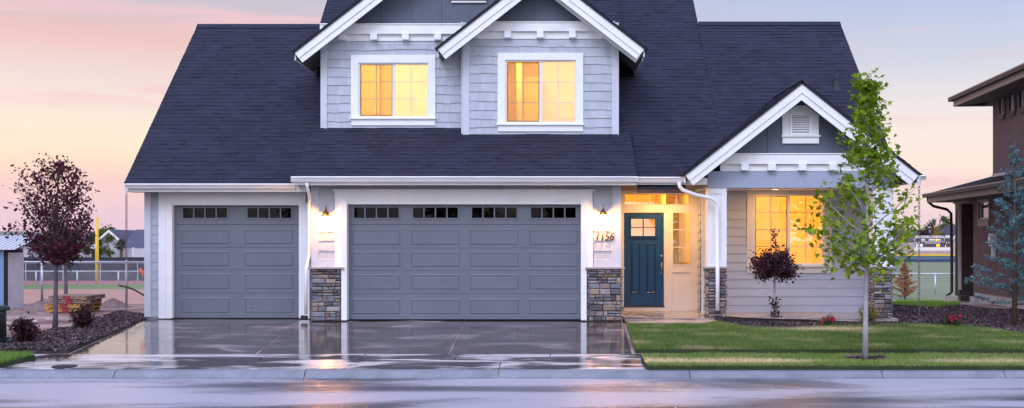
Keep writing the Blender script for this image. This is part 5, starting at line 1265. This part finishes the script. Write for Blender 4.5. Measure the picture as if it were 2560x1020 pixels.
for i, (px, py, r_) in enumerate(((178, 833, .035), (214, 828, .03), (256, 826, .03), (20, 812, .06), (60, 800, .05), (255, 795, .05), (120, 800, .05), (300, 790, .04), (88, 806, .06), (30, 830, .05))): rock(px, py, r_, 'rubble', 'small pale stone lying loose in the dirt of the left yard', 'stone', 'pale stones scattered in the left yard', 'stone')
# hose with orange nozzle behind the corner
hz = empty('garden_hose', (X(340, 24.6), 24.6, .3), 'black hose with an orange nozzle sticking out behind the left house corner', 'hose')
b = MB(); b.tube([(X(297, 24.6) - X(340, 24.6), 0, Z(714, 24.6) - .3), (X(315, 24.6) - X(340, 24.6), 0, Z(717, 24.6) - .3), (X(335, 24.6) - X(340, 24.6), 0, Z(724, 24.6) - .3), (X(358, 24.6) - X(340, 24.6), 0, Z(737, 24.6) - .3), (X(385, 24.6) - X(340, 24.6), .1, Z(760, 24.6) - .3)], .02, 8); b.build('tube', M['black'], hz, smooth=True)
M['orange'] = pm('orange_plastic', (.75, .12, .02), .45, .05)
b = MB(); b.tube([(X(350, 24.6) - X(340, 24.6), 0, Z(671, 24.6) - .3), (X(357, 24.6) - X(340, 24.6), 0, Z(683, 24.6) - .3), (X(372, 24.6) - X(340, 24.6), 0, Z(700, 24.6) - .3)], [.03, .045, .03], 8); b.build('nozzle', M['orange'], hz, smooth=True)
# small iron lid in the apron
il = MB(); il.lathe([(0, .004), (.17, .004), (.18, 0), (.18, -.02)], (0, 0, 0), 24); o = il.build('valve_cover', M['black']); o.location = (X(162, 15.3), 15.3, zs(15.3) + .006); tag(o, 'small black iron valve cover in the driveway apron', 'valve cover')

# ================================================================== FAR BACKGROUND
M['house_grey'] = pm('pale_house_siding', (.42, .42, .46), .8, .06, 1); M['house_roof'] = pm('far_roof', (.075, .075, .12), .9, .2, 1); M['vinyl_fence'] = pm('vinyl_fence_panel', (.55, .55, .60), .7, .1, .5, stretch=(3, 1, .2)); M['tanwall'] = pm('tan_wall', (.50, .36, .30), .85, .1, .5)
def far_house(px0, px1, yr, ye, d, label, gable_front=True, yb=650, gh=None):
    x0, x1 = X(px0, d), X(px1, d); zr, ze = Z(yr, d), Z(ye, d); e = empty('far_house', ((x0 + x1) / 2, d, -1.5), label, 'house', 'houses beyond the ball field'); w_ = (x1 - x0) / 2; ze += 1.5; zr += 1.5
    b = MB()
    if gable_front:
        b.extrude([(-w_ * .88, 0), (w_ * .88, 0), (w_ * .88, ze), (0, zr - .15), (-w_ * .88, ze)], 'y', 0, 9); b.build('wall', M['house_grey'], e)
        b = MB()
        for s_ in (-1, 1): b.extrude([(0, zr), (s_ * w_, ze - .1), (s_ * w_, ze - .3), (0, zr - .2)], 'y', -.4, 9.4)
        b.build('roof', M['house_roof'], e)
        b = MB()
        for s_ in (-1, 1): b.extrude([(0, zr - .01), (s_ * w_ * .99, ze - .12), (s_ * w_ * .99, ze - .45), (0, zr - .35)], 'y', -.5, -.41)
        b.build('rake_board', M['sb_white'], e); b = MB(); b.box(-.7, .7, -.05, -.005, ze * .55, ze * .85); o = b.build('window', M['vinyl'], e); g = MB(); g.box(-.6, .6, -.07, -.055, ze * .57, ze * .83); g.build('pane', M['glass_dark'], o)
    else:
        b.box(-w_ * .95, w_ * .95, 0, 9, 0, ze); b.build('wall', M['house_grey'], e); b = MB(); b.extrude([(-.5, ze - .1), (4.5, zr), (9.5, ze - .1), (9.5, ze - .3), (-.5, ze - .3)], 'x', -w_, w_); b.build('roof', M['house_roof'], e)
        for q in (-.5, .3): b = MB(); b.box(w_ * q, w_ * q + 1.4, -.05, -.005, ze * .4, ze * .8); b.build('window', M['vinyl'], e)
    return e
far_house(243, 308, 574, 600, 130, 'far pale house with a front gable, between the yellow pole and the garage')
far_house(205, 262, 576, 594, 142, 'far house roof partly behind the purple tree, beside the yellow pole', False)
far_house(304, 400, 573, 620, 128, 'far house with a wide dark roof right beside the garage corner', False)
far_house(-60, 75, 593, 608, 150, 'long low far roof behind the metal shed', False); far_house(80, 190, 596, 610, 155, 'far low roof behind the crown of the purple tree', False)
far_house(2366, 2440, 562, 612, 170, 'far white gabled house right of the scoreboard'); far_house(2200, 2290, 585, 606, 165, 'far house with a grey roof behind the green maple', False)
vf = empty('vinyl_fence', (X(120, 118), 118, -1.5), 'pale vinyl privacy fence in front of the far houses at the left', 'fence')
b = MB(); x = 0; zt2 = Z(621, 118) + 1.5
while x < 14: b.box(x, x + .13, 0, .04, .1, zt2); x += .15
b.build('panel', M['vinyl_fence'], vf)
for k in range(6): b = MB(); b.box(k * 2.4, k * 2.4 + .14, -.05, .1, 0, zt2 + .12); b.build('post', M['sb_white'], vf)
tw_ = empty('tan_wall', (X(2225, 158), 158, -1.5), 'tan block wall left of the scoreboard', 'wall'); b = MB(); b.box(0, 18, 0, .3, 0, Z(609, 158) + 1.5); b.build('panel', M['tanwall'], tw_); b = MB(); b.box(-.05, 18.05, -.05, .35, Z(609, 158) + 1.5, Z(607.5, 158) + 1.5); b.build('coping', M['sb_white'], tw_)
def far_tree(px, yt, yb, d, wpx, mat, label, round_=True):
    zb_ = max(Z(yb, d), -1.5); zt = Z(yt, d); e = empty('far_tree', (X(px, d), d, -1.5), label, 'tree', 'trees beyond the ball field'); r_ = wpx / F * d / 2
    b = MB(); b.tube([(0, 0, 0), (0, 0, zb_ + 1.5 + (zt - zb_) * .3)], [.22, .14], 6); b.build('trunk', M['bark_brown'], e); pts = []
    for k in range(26):
        a = random.uniform(0, 6.28); f = random.random() ** .5; hh = random.random(); rr = r_ * (math.sin(math.pi * (.12 + .8 * hh)) if round_ else (1 - hh) + .1) * f; c = np.array([rr * math.cos(a), rr * math.sin(a), zb_ + 1.5 + (zt - zb_) * (hh * .9 + .05)])
        pts += [tuple(c + rng.normal(0, 1, 3) * r_ * .16) for _ in range(55)]
    leaves('crown', pts, r_ * .20, mat, e, DIAM, .3, (.4, 1.6))
for a in ((270, 570, 622, 136, 70, M['green'], 'round green tree rising behind the far gabled house'), (275, 590, 640, 116, 36, M['green'], 'light green tree in front of the pale vinyl fence'), (232, 590, 640, 117, 60, M['dgreen'], 'dark bushy tree left of the yellow pole top'), (303, 597, 625, 117, 26, M['dgreen'], 'dark shrub like tree between the far gabled house and the wide roof'), (140, 583, 640, 125, 90, M['dgreen'], 'dark tree mass behind the purple tree crown'),
    (2335, 548, 605, 175, 44, M['dgreen'], 'dark green tree behind the left half of the scoreboard'), (2362, 543, 605, 178, 46, M['green'], 'tallest green tree behind the right half of the scoreboard'), (2342, 566, 600, 160, 26, M['gold'], 'golden yellow tree directly behind the scoreboard'), (2258, 568, 612, 160, 34, M['gold'], 'golden tree seen past the edge of the green maple'), (2305, 577, 600, 165, 40, M['plum_dark'], 'low dark purple tree left of the golden tree at the scoreboard'), (2388, 560, 610, 185, 30, M['dgreen'], 'dark tree beside the brown house column'), (2240, 575, 620, 168, 36, M['dgreen'], 'dark tree behind the maple crown')): far_tree(*a)
# hills on the horizon
M['hill'] = pm('sage_hill', (.13, .14, .09), .95, .12, .002)
b = MB(); n = 60; xs_ = np.linspace(-2500, 3200, n); hh = 22 + 30 * np.clip((xs_ - 200) / 1500, 0, 1) + 6 * np.sin(xs_ / 260) + 3 * np.sin(xs_ / 90)
for i in range(n): b.v += [(xs_[i], 2600, -2), (xs_[i], 3000, hh[i]), (xs_[i], 3400, -2)]
for i in range(n - 1): b.face((3 * i, 3 * i + 3, 3 * i + 4, 3 * i + 1)); b.face((3 * i + 1, 3 * i + 4, 3 * i + 5, 3 * i + 2))
tag(b.build('hills', M['hill'], smooth=True), kind='structure')
# trees across the street, behind the camera: they are what the door and garage panes mirror
for i, (x, y, h_) in enumerate(((-13, -16, 6), (-5, -19, 7.5), (2.5, -17, 5.5), (9, -20, 7), (17, -18, 6.5))):
    e = empty('street_tree', (x, y, -.1), ['broad green tree furthest left across the street', 'tall green tree left of the middle across the street', 'smallest green tree straight across the street', 'tall green tree right of the middle across the street', 'broad green tree furthest right across the street'][i], 'tree', 'trees across the street')
    b = MB(); b.tube([(0, 0, 0), (.1, 0, h_ * .6)], [.2, .08], 7); b.build('trunk', M['bark_brown'], e); C = rng.normal(0, 1, (1500, 3)); C /= np.linalg.norm(C, axis=1, keepdims=True) / rng.random((1500, 1)) ** .4; leaves('crown', C * [2.4, 2.4, h_ * .36] + [0, 0, h_ * .62], .42, M['green'], e, DIAM, .3, (.4, 1.5))

# thin evening air round the whole place
def haze():
    m, n, l, b_ = new_mat('evening_air'); n.remove(b_)
    v = n.new('ShaderNodeVolumePrincipled'); v.inputs['Density'].default_value = .00006; v.inputs['Color'].default_value = (.80, .84, 1, 1); v.inputs['Anisotropy'].default_value = 0
    l.new(v.outputs[0], n['Material Output'].inputs['Volume'])
    b = MB(); b.box(-4000, 4000, -1500, 3600, -3.2, 95); tag(b.build('haze', m), kind='stuff')
haze()
